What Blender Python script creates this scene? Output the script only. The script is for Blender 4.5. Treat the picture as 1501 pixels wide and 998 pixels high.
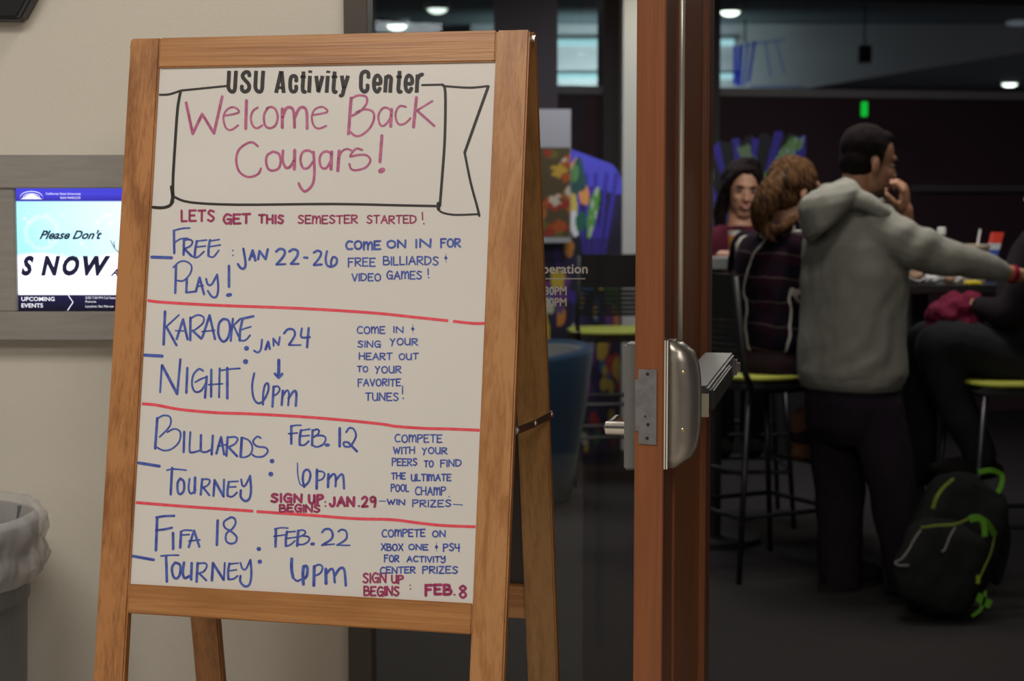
import bpy, bmesh, math, random
from mathutils import Vector, Matrix, noise
for o in list(bpy.data.objects): bpy.data.objects.remove(o)
S = bpy.context.scene
COL = S.collection
PI = math.pi
# ---------------------------------------------------------------- camera
F, PITCH, CH = 2621.0, 0.0815, 1.42
cam = bpy.data.cameras.new('camera'); co = bpy.data.objects.new('camera', cam); COL.objects.link(co)
co.location = (0, 0, CH); co.rotation_euler = (PI/2 - PITCH, 0, 0)
cam.sensor_width = 36; cam.lens = F/1501*36; cam.clip_start = .05; cam.clip_end = 100
cam.dof.use_dof = True; cam.dof.focus_distance = 3.0; cam.dof.aperture_fstop = 5.6
S.camera = co
# ---------------------------------------------------------------- world, exposure
S.view_settings.view_transform = 'Standard'; S.view_settings.look = 'None'
S.view_settings.gamma = 1; S.view_settings.use_curve_mapping = False
S.view_settings.exposure = 0.0
w = bpy.data.worlds.new('world'); S.world = w; w.use_nodes = True
w.node_tree.nodes['Background'].inputs[0].default_value = (1, .86, .95, 1)
w.node_tree.nodes['Background'].inputs[1].default_value = .06
# ---------------------------------------------------------------- lamps
def area(name, loc, size, power, color, target=None, sy=None):
    l = bpy.data.lights.new(name, 'AREA'); l.energy = power; l.color = color; l.size = size
    if sy: l.shape = 'RECTANGLE'; l.size_y = sy
    o = bpy.data.objects.new(name, l); COL.objects.link(o); o.location = loc
    d = (Vector(target) - Vector(loc)) if target else Vector((0, 0, -1))
    o.rotation_euler = d.to_track_quat('-Z', 'Y').to_euler()
    return o
WARM = (1, .915, .81)
area('foyer_ceiling_and_fill', (-1.1, 1.5, 2.84), 1.1, 41, WARM)
area('foyer_ceiling_and_fill', (.6, -.8, 2.84), 1.2, 74, WARM)
area('foyer_ceiling_and_fill', (-.25, 3.38, 2.86), .3, 8, WARM)  # added fill lamp, lifts the wall behind the easel legs
area('room_ceiling_and_fill', (.8, 4.9, 2.66), .5, 8, (1, .95, .85))  # added frontal fill, brightens the hoodie from the doorway side
area('room_ceiling_and_fill', (1.1, 6.3, 2.66), .6, 22, (1, .95, .85))
area('room_ceiling_and_fill', (2.6, 6.6, 2.66), .5, 9, (1, .95, .85))
area('room_ceiling_and_fill', (.4, 8.4, 2.66), .8, 24, (.95, .95, 1))
area('hall_cove_light', (1.0, 18.6, 2.15), 1.6, 30, (.78, .97, 1), (1.0, 19.5, 2.8), .2)
area('hall_ceiling_light', (0, 15.0, 3.2), 2.0, 24, (.9, .95, 1))
# ---------------------------------------------------------------- helpers
CP, SP = math.cos(PITCH), math.sin(PITCH)
def ray(u, v):
    x = (u - 750.5)/F; k = -(v - 499)/F
    return Vector((x, CP + k*SP, -SP + k*CP))
def P(u, v, Y):
    d = ray(u, v); return Vector((0, 0, CH)) + d*(Y/d.y)
def V(*a): return Vector(a)
def lin(c):
    return tuple(((x/255)/12.92 if x/255 <= .04045 else ((x/255+.055)/1.055)**2.4) for x in c)
MATS = {}
def mat(name, col, rough=.6, metal=0, emit=None, es=1, spec=.5, noise_amt=0, nscale=20, bump=0, bscale=80, sheen=0, stretch=(1, 1, 1), col2=None, detail=4, rot=0, attr=None):
    if name in MATS: return MATS[name]
    m = bpy.data.materials.new(name); m.use_nodes = True; nt = m.node_tree; b = nt.nodes['Principled BSDF']
    b.inputs['Base Color'].default_value = (*col, 1); b.inputs['Roughness'].default_value = rough
    b.inputs['Metallic'].default_value = metal; b.inputs['Specular IOR Level'].default_value = spec if rough < .8 else .08
    if sheen: b.inputs['Sheen Weight'].default_value = sheen
    if attr:
        a = nt.nodes.new('ShaderNodeAttribute'); a.attribute_name = attr
        nt.links.new(a.outputs['Color'], b.inputs['Base Color'])
        if emit:
            nt.links.new(a.outputs['Color'], b.inputs['Emission Color']); b.inputs['Emission Strength'].default_value = es
    elif emit:
        b.inputs['Emission Color'].default_value = (*emit, 1); b.inputs['Emission Strength'].default_value = es
    if noise_amt or bump:
        tc = nt.nodes.new('ShaderNodeTexCoord'); mp = nt.nodes.new('ShaderNodeMapping')
        mp.inputs['Scale'].default_value = stretch; mp.inputs['Rotation'].default_value = (0, 0, rot)
        nt.links.new(tc.outputs['Object'], mp.inputs[0])
    if noise_amt:
        n = nt.nodes.new('ShaderNodeTexNoise'); n.inputs['Scale'].default_value = nscale; n.inputs['Detail'].default_value = detail
        nt.links.new(mp.outputs[0], n.inputs['Vector'])
        r = nt.nodes.new('ShaderNodeValToRGB'); c2 = col2 or tuple(x*(1-noise_amt) for x in col)
        r.color_ramp.elements[0].position = .35; r.color_ramp.elements[1].position = .65
        r.color_ramp.elements[0].color = (*c2, 1); r.color_ramp.elements[1].color = (*col, 1)
        nt.links.new(n.outputs['Fac'], r.inputs[0]); nt.links.new(r.outputs[0], b.inputs['Base Color'])
    if bump:
        n2 = nt.nodes.new('ShaderNodeTexNoise'); n2.inputs['Scale'].default_value = bscale; n2.inputs['Detail'].default_value = 5
        nt.links.new(mp.outputs[0], n2.inputs['Vector'])
        bp = nt.nodes.new('ShaderNodeBump'); bp.inputs['Strength'].default_value = bump; bp.inputs['Distance'].default_value = .01
        nt.links.new(n2.outputs['Fac'], bp.inputs['Height']); nt.links.new(bp.outputs[0], b.inputs['Normal'])
    MATS[name] = m; return m
def glass_mat(name, tint=(1, 1, 1), k=1.0):
    m = bpy.data.materials.new(name); m.use_nodes = True; nt = m.node_tree
    nt.nodes.remove(nt.nodes['Principled BSDF']); out = nt.nodes['Material Output']
    t = nt.nodes.new('ShaderNodeBsdfTransparent'); t.inputs[0].default_value = (*tint, 1)
    g = nt.nodes.new('ShaderNodeBsdfGlossy'); g.inputs['Roughness'].default_value = .02
    f = nt.nodes.new('ShaderNodeFresnel'); f.inputs[0].default_value = 1.3
    mx = nt.nodes.new('ShaderNodeMixShader')
    nt.links.new(f.outputs[0], mx.inputs[0]); nt.links.new(t.outputs[0], mx.inputs[1]); nt.links.new(g.outputs[0], mx.inputs[2])
    nt.links.new(mx.outputs[0], out.inputs[0]); return m
def wood(name, c1, c2, axis, rot=0, rough=.38, scale=9):
    if name in MATS: return MATS[name]
    m = bpy.data.materials.new(name); m.use_nodes = True; nt = m.node_tree; b = nt.nodes['Principled BSDF']
    tc = nt.nodes.new('ShaderNodeTexCoord'); r0 = nt.nodes.new('ShaderNodeMapping'); r0.inputs['Rotation'].default_value = (0, 0, rot)
    nt.links.new(tc.outputs['Object'], r0.inputs[0])
    def noi(sc, st, det):
        mp = nt.nodes.new('ShaderNodeMapping'); mp.inputs['Scale'].default_value = st; nt.links.new(r0.outputs[0], mp.inputs[0])
        n = nt.nodes.new('ShaderNodeTexNoise'); n.inputs['Scale'].default_value = sc; n.inputs['Detail'].default_value = det
        nt.links.new(mp.outputs[0], n.inputs['Vector']); return n
    st = (1, 1, .045) if axis == 'z' else (.045, 1, 1)
    st2 = (1, 1, .02) if axis == 'z' else (.02, 1, 1)
    n1 = noi(scale*4, st, 3); n2 = noi(260, st2, 4)
    n1.inputs['Distortion'].default_value = 1.2
    a = nt.nodes.new('ShaderNodeMath'); a.operation = 'MULTIPLY_ADD'; a.inputs[1].default_value = .35; nt.links.new(n2.outputs[0], a.inputs[0])
    s = nt.nodes.new('ShaderNodeMath'); s.operation = 'MULTIPLY'; s.inputs[1].default_value = .65; nt.links.new(n1.outputs[0], s.inputs[0]); nt.links.new(s.outputs[0], a.inputs[2])
    r = nt.nodes.new('ShaderNodeValToRGB'); r.color_ramp.elements[0].position = .38; r.color_ramp.elements[1].position = .56
    r.color_ramp.elements[0].color = (*c2, 1); r.color_ramp.elements[1].color = (*c1, 1)
    nt.links.new(a.outputs[0], r.inputs[0]); nt.links.new(r.outputs[0], b.inputs['Base Color'])
    b.inputs['Roughness'].default_value = rough
    bp = nt.nodes.new('ShaderNodeBump'); bp.inputs['Strength'].default_value = .15; bp.inputs['Distance'].default_value = .004
    nt.links.new(n2.outputs[0], bp.inputs['Height']); nt.links.new(bp.outputs[0], b.inputs['Normal'])
    MATS[name] = m; return m
def empty(name, loc, label=None, cat=None, group=None, kind=None):
    o = bpy.data.objects.new(name, None); COL.objects.link(o); o.location = loc; o.empty_display_size = .1
    tag(o, label, cat, group, kind); return o
def tag(o, label=None, cat=None, group=None, kind=None):
    if label: o['label'] = label
    if cat: o['category'] = cat
    if group: o['group'] = group
    if kind: o['kind'] = kind
    return o
class MB:
    def __init__(s): s.v = []; s.f = []; s.smooth = False
    def add(s, vs, fs):
        n = len(s.v); s.v += [tuple(x) for x in vs]; s.f += [tuple(i+n for i in f) for f in fs]; return s
    def hexa(s, p):
        return s.add(p, [(0, 3, 2, 1), (4, 5, 6, 7), (0, 1, 5, 4), (1, 2, 6, 5), (2, 3, 7, 6), (3, 0, 4, 7)])
    def box(s, x0, x1, y0, y1, z0, z1):
        return s.hexa([(x0, y0, z0), (x1, y0, z0), (x1, y1, z0), (x0, y1, z0), (x0, y0, z1), (x1, y0, z1), (x1, y1, z1), (x0, y1, z1)])
    def obox(s, o, ex, ey, ez, a0, a1, b0, b1, c0, c1):
        q = lambda a, b, c: o + ex*a + ey*b + ez*c
        return s.hexa([q(a0, b0, c0), q(a1, b0, c0), q(a1, b1, c0), q(a0, b1, c0), q(a0, b0, c1), q(a1, b0, c1), q(a1, b1, c1), q(a0, b1, c1)])
    def rings(s, R, closed=True, cap=True):
        n = len(R[0]); base = len(s.v)
        for r in R: s.v += [tuple(p) for p in r]
        for i in range(len(R)-1):
            for j in range(n if closed else n-1):
                a = base+i*n+j; b = base+i*n+(j+1) % n
                s.f.append((a, b, b+n, a+n))
        if cap:
            s.f.append(tuple(base+j for j in reversed(range(n)))); s.f.append(tuple(base+(len(R)-1)*n+j for j in range(n)))
        return s
    def tube(s, pts, rad, n=10, cap=True):
        pts = [Vector(p) for p in pts]; R = []
        up = None
        for i, p in enumerate(pts):
            d = (pts[min(i+1, len(pts)-1)] - pts[max(i-1, 0)]).normalized()
            if up is None: up = d.orthogonal().normalized()
            up = (up - d*up.dot(d)).normalized(); sd = d.cross(up)
            r = rad[i] if isinstance(rad, (list, tuple)) else rad
            R.append([p + up*math.cos(t)*r + sd*math.sin(t)*r for t in [2*PI*k/n for k in range(n)]])
        return s.rings(R, True, cap)
    def ell(s, c, ax, n=14, m=9):
        c = Vector(c); R = []
        for i in range(1, m):
            t = PI*i/m
            R.append([c + ax[0]*(math.sin(t)*math.cos(a)) + ax[1]*(math.sin(t)*math.sin(a)) - ax[2]*math.cos(t) for a in [2*PI*k/n for k in range(n)]])
        b = len(s.v); s.rings(R, True, False)
        k = len(s.v); s.v += [tuple(c-ax[2]), tuple(c+ax[2])]
        for j in range(n):
            s.f.append((b+(j+1) % n, b+j, k)); e = b+(m-2)*n; s.f.append((e+j, e+(j+1) % n, k+1))
        return s
    def cap(s, p0, r0, p1, r1, n=14):
        p0, p1 = Vector(p0), Vector(p1); d = (p1-p0)
        if d.length < 1e-6: d = V(0, 0, 1e-4)
        d.normalize(); u = d.orthogonal().normalized(); w_ = d.cross(u); R = []
        for i in range(1, 5):
            t = PI/2*i/4; R.append([p0 - d*math.cos(t)*r0 + (u*math.cos(a)+w_*math.sin(a))*math.sin(t)*r0 for a in [2*PI*k/n for k in range(n)]])
        for i in range(0, 4):
            t = PI/2*i/4; R.append([p1 + d*math.sin(t)*r1 + (u*math.cos(a)+w_*math.sin(a))*math.cos(t)*r1 for a in [2*PI*k/n for k in range(n)]])
        return s.rings(R)
    def chain(s, pts, rad):
        if len(pts) > 2:
            c = catmull([(*p, r) for p, r in zip(pts, rad)], 4); pts = [Vector(p[:3]) for p in c]; rad = [p[3] for p in c]
        for i in range(len(pts)-1): s.cap(pts[i], rad[i], pts[i+1], rad[i+1])
        return s
    def poly(s, pts): return s.add(pts, [tuple(range(len(pts)))])
    def prism(s, outline, d):
        n = len(outline); a = [Vector(p) for p in outline]; b = [p + Vector(d) for p in a]
        s.add(a+b, [tuple(reversed(range(n))), tuple(range(n, 2*n))] + [(i, (i+1) % n, n+(i+1) % n, n+i) for i in range(n)]); return s
    def mesh(s, name, off=V(0, 0, 0), bevel=0, smooth=None, seg=2):
        me = bpy.data.meshes.new(name); me.from_pydata([tuple(Vector(v)-off) for v in s.v], [], s.f); me.validate()
        bm = bmesh.new(); bm.from_mesh(me); bmesh.ops.recalc_face_normals(bm, faces=bm.faces)
        if bevel:
            ed = [e for e in bm.edges if len(e.link_faces) == 2 and e.calc_face_angle(0) > .6]
            bmesh.ops.bevel(bm, geom=ed, offset=bevel, segments=seg, affect='EDGES', clamp_overlap=True)
        bm.to_mesh(me); bm.free()
        sm = s.smooth if smooth is None else smooth
        if sm: me.polygons.foreach_set('use_smooth', [True]*len(me.polygons))
        me.update(); return me
    def build(s, name, material, parent=None, bevel=0, smooth=None, label=None, cat=None, group=None, kind=None, origin=None, seg=2):
        off = Vector(origin) if origin is not None else V(0, 0, 0)
        if parent is not None:
            q = parent; off = V(0, 0, 0)
            while q is not None: off = off + Vector(q.location); q = q.parent
        me = s.mesh(name, off, bevel, smooth, seg)
        o = bpy.data.objects.new(name, me); COL.objects.link(o); me.materials.append(material)
        if parent is not None: o.parent = parent
        elif origin is not None: o.location = off
        tag(o, label, cat, group, kind); return o
def fuse(mb, name, material, parent, voxel=.006, smooth=4, disp=None, **kw):
    """merge overlapping volumes into one continuous skin"""
    o = mb.build(name, material, parent, **kw)
    r = o.modifiers.new('r', 'REMESH'); r.mode = 'VOXEL'; r.voxel_size = voxel; r.use_smooth_shade = True
    if smooth:
        sm = o.modifiers.new('s', 'SMOOTH'); sm.factor = .5; sm.iterations = smooth
    dg = bpy.context.evaluated_depsgraph_get(); ev = o.evaluated_get(dg)
    me = bpy.data.meshes.new_from_object(ev)
    o.modifiers.clear(); old = o.data; o.data = me; bpy.data.meshes.remove(old); me.name = name
    if not me.materials: me.materials.append(material)
    if disp:
        ns = [v.normal.copy() for v in me.vertices]
        for v, n in zip(me.vertices, ns): v.co = v.co + n*disp(v.co)
    me.polygons.foreach_set('use_smooth', [True]*len(me.polygons)); me.update()
    return o
def catmull(pts, k=5):
    if len(pts) < 3: return pts
    q = [pts[0]] + list(pts) + [pts[-1]]; out = []
    for i in range(1, len(q)-2):
        p0, p1, p2, p3 = q[i-1], q[i], q[i+1], q[i+2]
        for j in range(k):
            t = j/k
            out.append(tuple(.5*((2*p1[d]) + (-p0[d]+p2[d])*t + (2*p0[d]-5*p1[d]+4*p2[d]-p3[d])*t*t + (-p0[d]+3*p1[d]-3*p2[d]+p3[d])*t**3) for d in range(len(p1))))
    out.append(tuple(pts[-1])); return out
def ribbon2d(pts, w_, flat=False):
    """strokes as 2-D polygons: quads + joint discs"""
    out = []
    P2 = [Vector(p) for p in pts]
    for i in range(len(P2)-1):
        d = P2[i+1]-P2[i]
        if d.length < 1e-7: continue
        n = Vector((-d.y, d.x)).normalized()*w_/2
        out.append([P2[i]+n, P2[i]-n, P2[i+1]-n, P2[i+1]+n])
    idx = range(1, len(P2)-1) if flat else range(len(P2))
    for i in idx:
        out.append([P2[i] + Vector((math.cos(a), math.sin(a)))*w_/2 for a in [2*PI*k/8 for k in range(8)]])
    return out
def text_mb(txt, size, mapf, shear=0, bold=0, align='LEFT', sx=1):
    cu = bpy.data.curves.new('t', 'FONT'); cu.body = txt; cu.size = size; cu.shear = shear; cu.offset = bold; cu.align_x = align; cu.resolution_u = 3
    o = bpy.data.objects.new('t', cu); COL.objects.link(o)
    dg = bpy.context.evaluated_depsgraph_get(); me = bpy.data.meshes.new_from_object(o.evaluated_get(dg))
    mb = MB(); mb.add([mapf(v.co.x*sx, v.co.y) for v in me.vertices], [tuple(p.vertices) for p in me.polygons])
    bpy.data.objects.remove(o); bpy.data.meshes.remove(me); return mb
# ---------------------------------------------------------------- materials
M_wall = mat('cream_paint', (.69, .665, .59), .75, bump=.06, bscale=160)
M_white = mat('white_paint', (.7, .69, .66), .7)
M_carpet = mat('charcoal_carpet', (.052, .047, .048), .95, noise_amt=.5, nscale=420, bump=.5, bscale=600, spec=.1, detail=2)
M_tile = mat('foyer_floor', (.5, .46, .40), .5, noise_amt=.15, nscale=6)
M_ceil = mat('ceiling_paint', (.55, .54, .52), .9)
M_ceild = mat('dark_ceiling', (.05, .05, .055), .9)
M_bronze = mat('bronze_aluminium', (.085, .076, .066), .4, .5)
M_grey = mat('grey_mullion', (.16, .16, .165), .45, .3)
M_dark = mat('dark_partition', (.070, .036, .050), .5)
M_glass = glass_mat('clear_glass', (.93, .95, .94))
M_glass2 = glass_mat('far_glass', (.8, .87, .88))
OAK_R = wood('oak_upright', (.45, .225, .088), (.33, .145, .048), 'z')
OAK_L = wood('oak_upright_dark_grain', (.43, .195, .068), (.24, .092, .026), 'z', scale=5)
OAK_H = wood('oak_rail', (.44, .21, .072), (.31, .13, .038), 'x', rot=.2453)
DOORW = wood('door_wood', (.245, .083, .028), (.20, .066, .023), 'z', rough=.35)
DOORD = wood('door_wood_dark', (.20, .06, .022), (.10, .03, .014), 'z', rough=.35)
M_steel = mat('brushed_steel', (.33, .31, .28), .33, .9, noise_amt=.1, nscale=60)
M_chrome = mat('chrome', (.7, .68, .65), .15, 1)
M_plate = mat('galvanised_plate', (.26, .26, .27), .45, .7, noise_amt=.2, nscale=80)
M_black = mat('black_plastic', (.012, .012, .013), .45)
# ---------------------------------------------------------------- structure
WY = 3.74                                            # plane of the foyer wall and the storefront
XW = P(509, 499, WY).x
HX, HY = .405, 3.66                                   # hinge of the open door
MB().box(-3, XW, WY, WY+.14, 0, 2.9).build('wall_left', M_wall, kind='structure')
MB().box(-3, 3.4, -2.2, WY+.02, -.05, 0).build('floor_foyer', M_tile, kind='structure')
MB().box(-3, 5, WY+.02, 20, -.05, 0).build('floor', M_carpet, kind='structure')
MB().box(-3, 3.4, -2.2, WY+.1, 2.9, 3.0).build('ceiling', M_ceil, kind='structure')
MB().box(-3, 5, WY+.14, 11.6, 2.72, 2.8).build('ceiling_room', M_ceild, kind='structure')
MB().box(XW, 1.34, WY, WY+.12, 2.2, 2.9).build('wall_header', M_wall, kind='structure')
MB().box(1.34, 3.4, WY, WY+.12, 0, 2.9).build('wall_right', M_wall, kind='structure')
MB().box(-3.1, -3, -2.2, 12, 0, 3).build('wall_side', M_white, kind='structure')
MB().box(5, 5.1, 3.8, 11.5, 0, 3.6).build('wall_room_right', M_dark, kind='structure')
# sidelite with dark aluminium frame and glass
g = empty('window_1', (XW, WY, 0), kind='structure')
MB().box(XW, XW+.05, WY-.03, WY+.1, 0, 2.2).build('frame_post', M_bronze, g, bevel=.003)
MB().box(.345, .40, WY-.02, WY+.1, 0, 2.2).build('frame_post', M_bronze, g, bevel=.003)
MB().box(XW+.05, .345, WY-.03, WY+.1, 0, .1).build('sill', M_bronze, g)
MB().box(XW+.05, .345, WY+.03, WY+.036, .1, 2.2).build('glass', M_glass, g)
M_letter = mat('grey_vinyl', (.62, .60, .57), .6)
gl = lambda u0, vb: (lambda x, y: (P(u0, vb, WY+.028).x + x, WY+.028, P(u0, vb, WY+.028).z + y))
tl = text_mb('Operation', .0285, gl(778.5, 400.5), bold=.0004)
for (t_, u_, v_) in ((':30PM', 794.5, 432), (':00PM', 794.5, 448.5)):
    q = text_mb(t_, .0245, gl(u_, v_), bold=.0005, sx=.86); tl.add(q.v, q.f)
a, b = P(700, 409, WY+.028), P(858, 409, WY+.028); tl.add([a, b, b+V(0, 0, .0016), a+V(0, 0, .0016)], [(0, 1, 2, 3)])
tl.build('lettering', M_letter, g, label='pale vinyl opening hours lettering')
# ---------------------------------------------------------------- open wooden door
DA = math.radians(10.9)
Dd = V(math.sin(DA), math.cos(DA), 0); Dn = V(math.cos(DA), -math.sin(DA), 0); Z = V(0, 0, 1)
Dw = .93
A0 = P(973, 499, 2.76); A0.z = 0                          # lower corner, latch edge, push-bar face
dr = empty('door_1', (HX, HY, 0), kind='structure')
def D(mb, w0, w1, n0, n1, z0, z1): return mb.obox(A0, Dd, Dn, Z, w0, w1, n0, n1, z0, z1)
D(MB(), 0, .15, -.0448, 0, .01, 2.15).build('stile', DOORW, dr, bevel=.0015)
D(MB(), Dw-.15, Dw, -.0448, 0, .01, 2.15).build('stile', DOORW, dr, bevel=.0015)
D(MB(), .15, Dw-.15, -.0448, 0, .01, .25).build('rail', DOORW, dr, bevel=.0015)
D(MB(), .15, Dw-.15, -.0448, 0, 1.98, 2.15).build('rail', DOORW, dr, bevel=.0015)
D(MB(), .15, Dw-.15, -.036, -.009, .25, 1.98).build('panel', DOORW, dr)
for n0, n1 in ((-.010, .004), (-.049, -.035)):
    D(MB(), .148, .166, n0, n1, .23, 2.0).build('glazing_bead', DOORW, dr, bevel=.002)
    D(MB(), Dw-.166, Dw-.148, n0, n1, .23, 2.0).build('glazing_bead', DOORW, dr, bevel=.002)
# thin darker wood sheets over both stile faces on the push-bar side
D(MB(), .001, .148, 0, .0006, .011, 2.149).build('stile_face', DOORD, dr)
D(MB(), Dw-.148, Dw-.001, 0, .0006, .011, 2.149).build('stile_face', DOORD, dr)
# lock plate on the edge
def EP(u, v):                                             # point on door edge plane
    d = ray(u, v); n = -Dd; o = V(0, 0, CH); t = (A0 - o).dot(n)/d.dot(n); return o + d*t
out = [EP(*q) for q in ((936, 541), (963, 541.5), (962.5, 652), (936, 650.5), (936, 632), (931, 631), (931, 556), (936, 556))]
lp = MB().prism([p - Dd*.0025 for p in out], Dd*.0035).build('lock_plate', M_plate, dr, bevel=.0006, label='dull grey metal lock face plate')
for (u, v) in ((949.5, 548), (950, 622), (946, 610), (949, 642)):
    c = EP(u, v) - Dd*.0028; MB().tube([c, c+Dd*.001], .0028 if v != 610 else .0018, 10).build('screw', M_black, lp)
# latch case (rounded metal cover) and vertical rod
zc0, zc1 = .995, 1.192
prof = []
for i in range(13):
    t = i/12; zz = zc0 + (zc1-zc0)*t
    e = abs(2*t-1); k = (1-e**3.2)**.5 if e < 1 else 0
    prof.append((zz, .022+.034*max(k, .0)))
R = []
case = MB()
K = 10
for i, (zz, d_) in enumerate(prof):
    rg = []
    for j in range(K+1):
        t = j/K; e = abs(2*t-1); rr = d_*(1-.30*e**2.5)
        rg.append(A0 + Dd*(.006+.062*t) + Dn*rr + Z*zz)
    rg = [A0 + Dd*.006 + Dn*.002 + Z*zz] + rg + [A0 + Dd*.068 + Dn*.002 + Z*zz]
    R.append(rg)
case.rings(R); cs = case.build('latch_case', M_steel, dr, smooth=True, bevel=0, label='rounded steel exit device latch cover')
for na, nb in ((.0008, .0028), (.0045, .0065)): D(MB(), .002, .0075, na, nb, zc0-.002, zc1+.002).build('backplate', mat('satin_edge', (.7, .66, .6), .5, .2), cs)
for (u_, zz) in ((.004, 1.145), (.004, 1.055)):
    c = A0 + Dd*.006 + Dn*.030 + Z*zz; MB().ell(c, [Dd*.0015, Dn*.003, Z*.003], 10, 6).build('screw', mat('brass', (.6, .45, .25), .3, 1), cs)
c0 = A0 + Dd*.045 + Dn*.020
MB().tube([c0 + Z*(zc1-.01), c0 + Z*2.1], .0052, 12).build('vertical_rod', mat('satin_rod', (.62, .58, .52), .3, .6), dr, smooth=True, label='satin metal vertical rod')
# push bar
D(MB(), .12, .74, .0, .060, 1.062, 1.112).build('push_bar', mat('push_bar_metal', (.13, .126, .12), .35, .8, noise_amt=.15, nscale=50), dr, bevel=.004, label='dark metal push bar')
D(MB(), .135, .56, .060, .068, 1.070, 1.106).build('push_pad', M_black, dr, bevel=.003)
D(MB(), .117, .12, .038, .061, 1.062, 1.100).build('end_cap', mat('cream_cap', (.42, .38, .28), .5, .3), dr, bevel=.0005)
D(MB(), .71, .745, .050, .072, 1.070, 1.100).build('end_cap', M_chrome, dr, bevel=.006)
# outside trim and lever (far side of the leaf)
D(MB(), .035, .095, -.066, -.0448, .985, 1.185).build('escutcheon', M_grey, dr, bevel=.003)
lv = MB(); c = A0 + Dd*.065 - Dn*.064 + Z*1.048; lv.tube([c, c - Dn*.035], .0115, 16); lv.tube([c - Dn*.03, c - Dn*.03 + Dd*.10], .009, 12)
lv.build('lever_handle', M_chrome, dr, smooth=False, bevel=.001, label='polished chrome lever handle')
for zz in (.25, 1.1, 1.9):
    c = A0 + Dd*(Dw-.002) - Dn*.049; MB().tube([c+Z*(zz-.05), c+Z*(zz+.05)], .007, 10).build('hinge', M_steel, dr)
# ---------------------------------------------------------------- easel board
EX, EY, EZ, YAW, TF, TB = -.3221, 3.0997, CH+.2742, -.2453, .1673, .1666
HIN, ST, TOP, TH = .8991, .0573, .0534, .0309
EC = V(EX, EY, EZ); RY = Matrix.Rotation(YAW, 3, 'Z'); HW = .305
def Fp(a, b, n=0): return EC + RY @ V(a, -b*math.sin(TF)+n*math.cos(TF), -b*math.cos(TF)-n*math.sin(TF))
def Bp(a, b, n=0): return EC + RY @ V(a, TH+b*math.sin(TB)+n*math.cos(TB), -b*math.cos(TB)+n*math.sin(TB))
W2 = HW+ST
easel = empty('easel_sign', (EX, EY, 0), 'oak framed A-frame whiteboard easel covered in handwritten blue and pink event notices', 'easel')
LB = (EZ/math.cos(TF))
def slab(fn, a0, a1, b0, b1, n0, n1):
    return MB().hexa([fn(a0, b1, n0), fn(a1, b1, n0), fn(a1, b1, n1), fn(a0, b1, n1), fn(a0, b0, n0), fn(a1, b0, n0), fn(a1, b0, n1), fn(a0, b0, n1)])
slab(Fp, -W2, -HW, 0, LB-.003, 0, .020).build('front_leg', OAK_L, easel, bevel=.003)
slab(Fp, HW, W2, 0, LB-.003, 0, .020).build('front_leg', OAK_R, easel, bevel=.003)
slab(Fp, -HW, HW, 0, TOP, 0, .020).build('rail', OAK_H, easel, bevel=.002)
RB = .050
slab(Fp, -HW, HW, TOP+HIN, TOP+HIN+RB, 0, .020).build('rail', OAK_H, easel, bevel=.002)
M_board = mat('whiteboard_enamel', (.68, .67, .65), .32, noise_amt=.03, nscale=5)
bd = slab(Fp, -HW-.004, HW+.004, TOP-.004, TOP+HIN+.004, .006, .012).build('whiteboard', M_board, easel)
LBB = (EZ/math.cos(TB))
for s in (-1, 1):
    a0, a1 = (-W2, -HW) if s < 0 else (HW, W2)
    slab(Bp, a0, a1, .004, LBB-.006, 0, .020).build('back_leg', OAK_L if s < 0 else wood('oak_back', (.40, .215, .075), (.27, .14, .045), 'z'), easel, bevel=.003)
slab(Bp, -HW, HW, .004, .054, 0, .020).build('back_rail', OAK_H, easel, bevel=.002)
slab(Bp, -HW, HW, 1.0, 1.065, 0, .020).build('back_rail', OAK_H, easel, bevel=.002)
slab(Bp, -HW-.004, HW+.004, .05, 1.004, .010, .016).build('back_panel', mat('dark_back_panel', (.03, .022, .022), .6), easel)
for s in (-1, 1):
    c = Fp(s*(W2-.012), .012, .019); MB().tube([c - RY@V(.018, 0, 0), c + RY@V(.018, 0, 0)], .006, 10).build('hinge', M_chrome, easel)
# folding brace on the right side
f0 = Fp(W2+.002, .72, .010)
def bfit(u, v, fn, n):
    # point on the right side plane a=W2
    best = None
    for i in range(400):
        b_ = i*.004; p = fn(W2+.003, b_, n); d = p - V(0, 0, CH); dep = d.y*CP - d.z*SP; vv = 499 - F*(d.y*SP + d.z*CP)/dep
        if best is None or abs(vv-v) < best[0]: best = (abs(vv-v), p)
    return best[1]
p0 = bfit(0, 631, Fp, .012); p2 = bfit(0, 609, Bp, .012); p1 = (p0+p2)/2 + V(0, 0, -.002)
for a, b, nm in ((p0, p1, 'brace'), (p1, p2, 'brace')):
    d = (b-a).normalized(); up = V(0, 0, 1); up = (up-d*up.dot(d)).normalized(); sd = d.cross(up)
    MB().obox(a, d, up, sd, -.006, (b-a).length+.006, -.0065, .0065, -.0012, .0012).build(nm, M_steel, easel, bevel=.0005)
for p in (p0, p1, p2):
    MB().ell(p, [V(.005, 0, 0), V(0, .004, 0), V(0, 0, .005)], 10, 6).build('rivet', M_chrome, easel, smooth=True)
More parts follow.
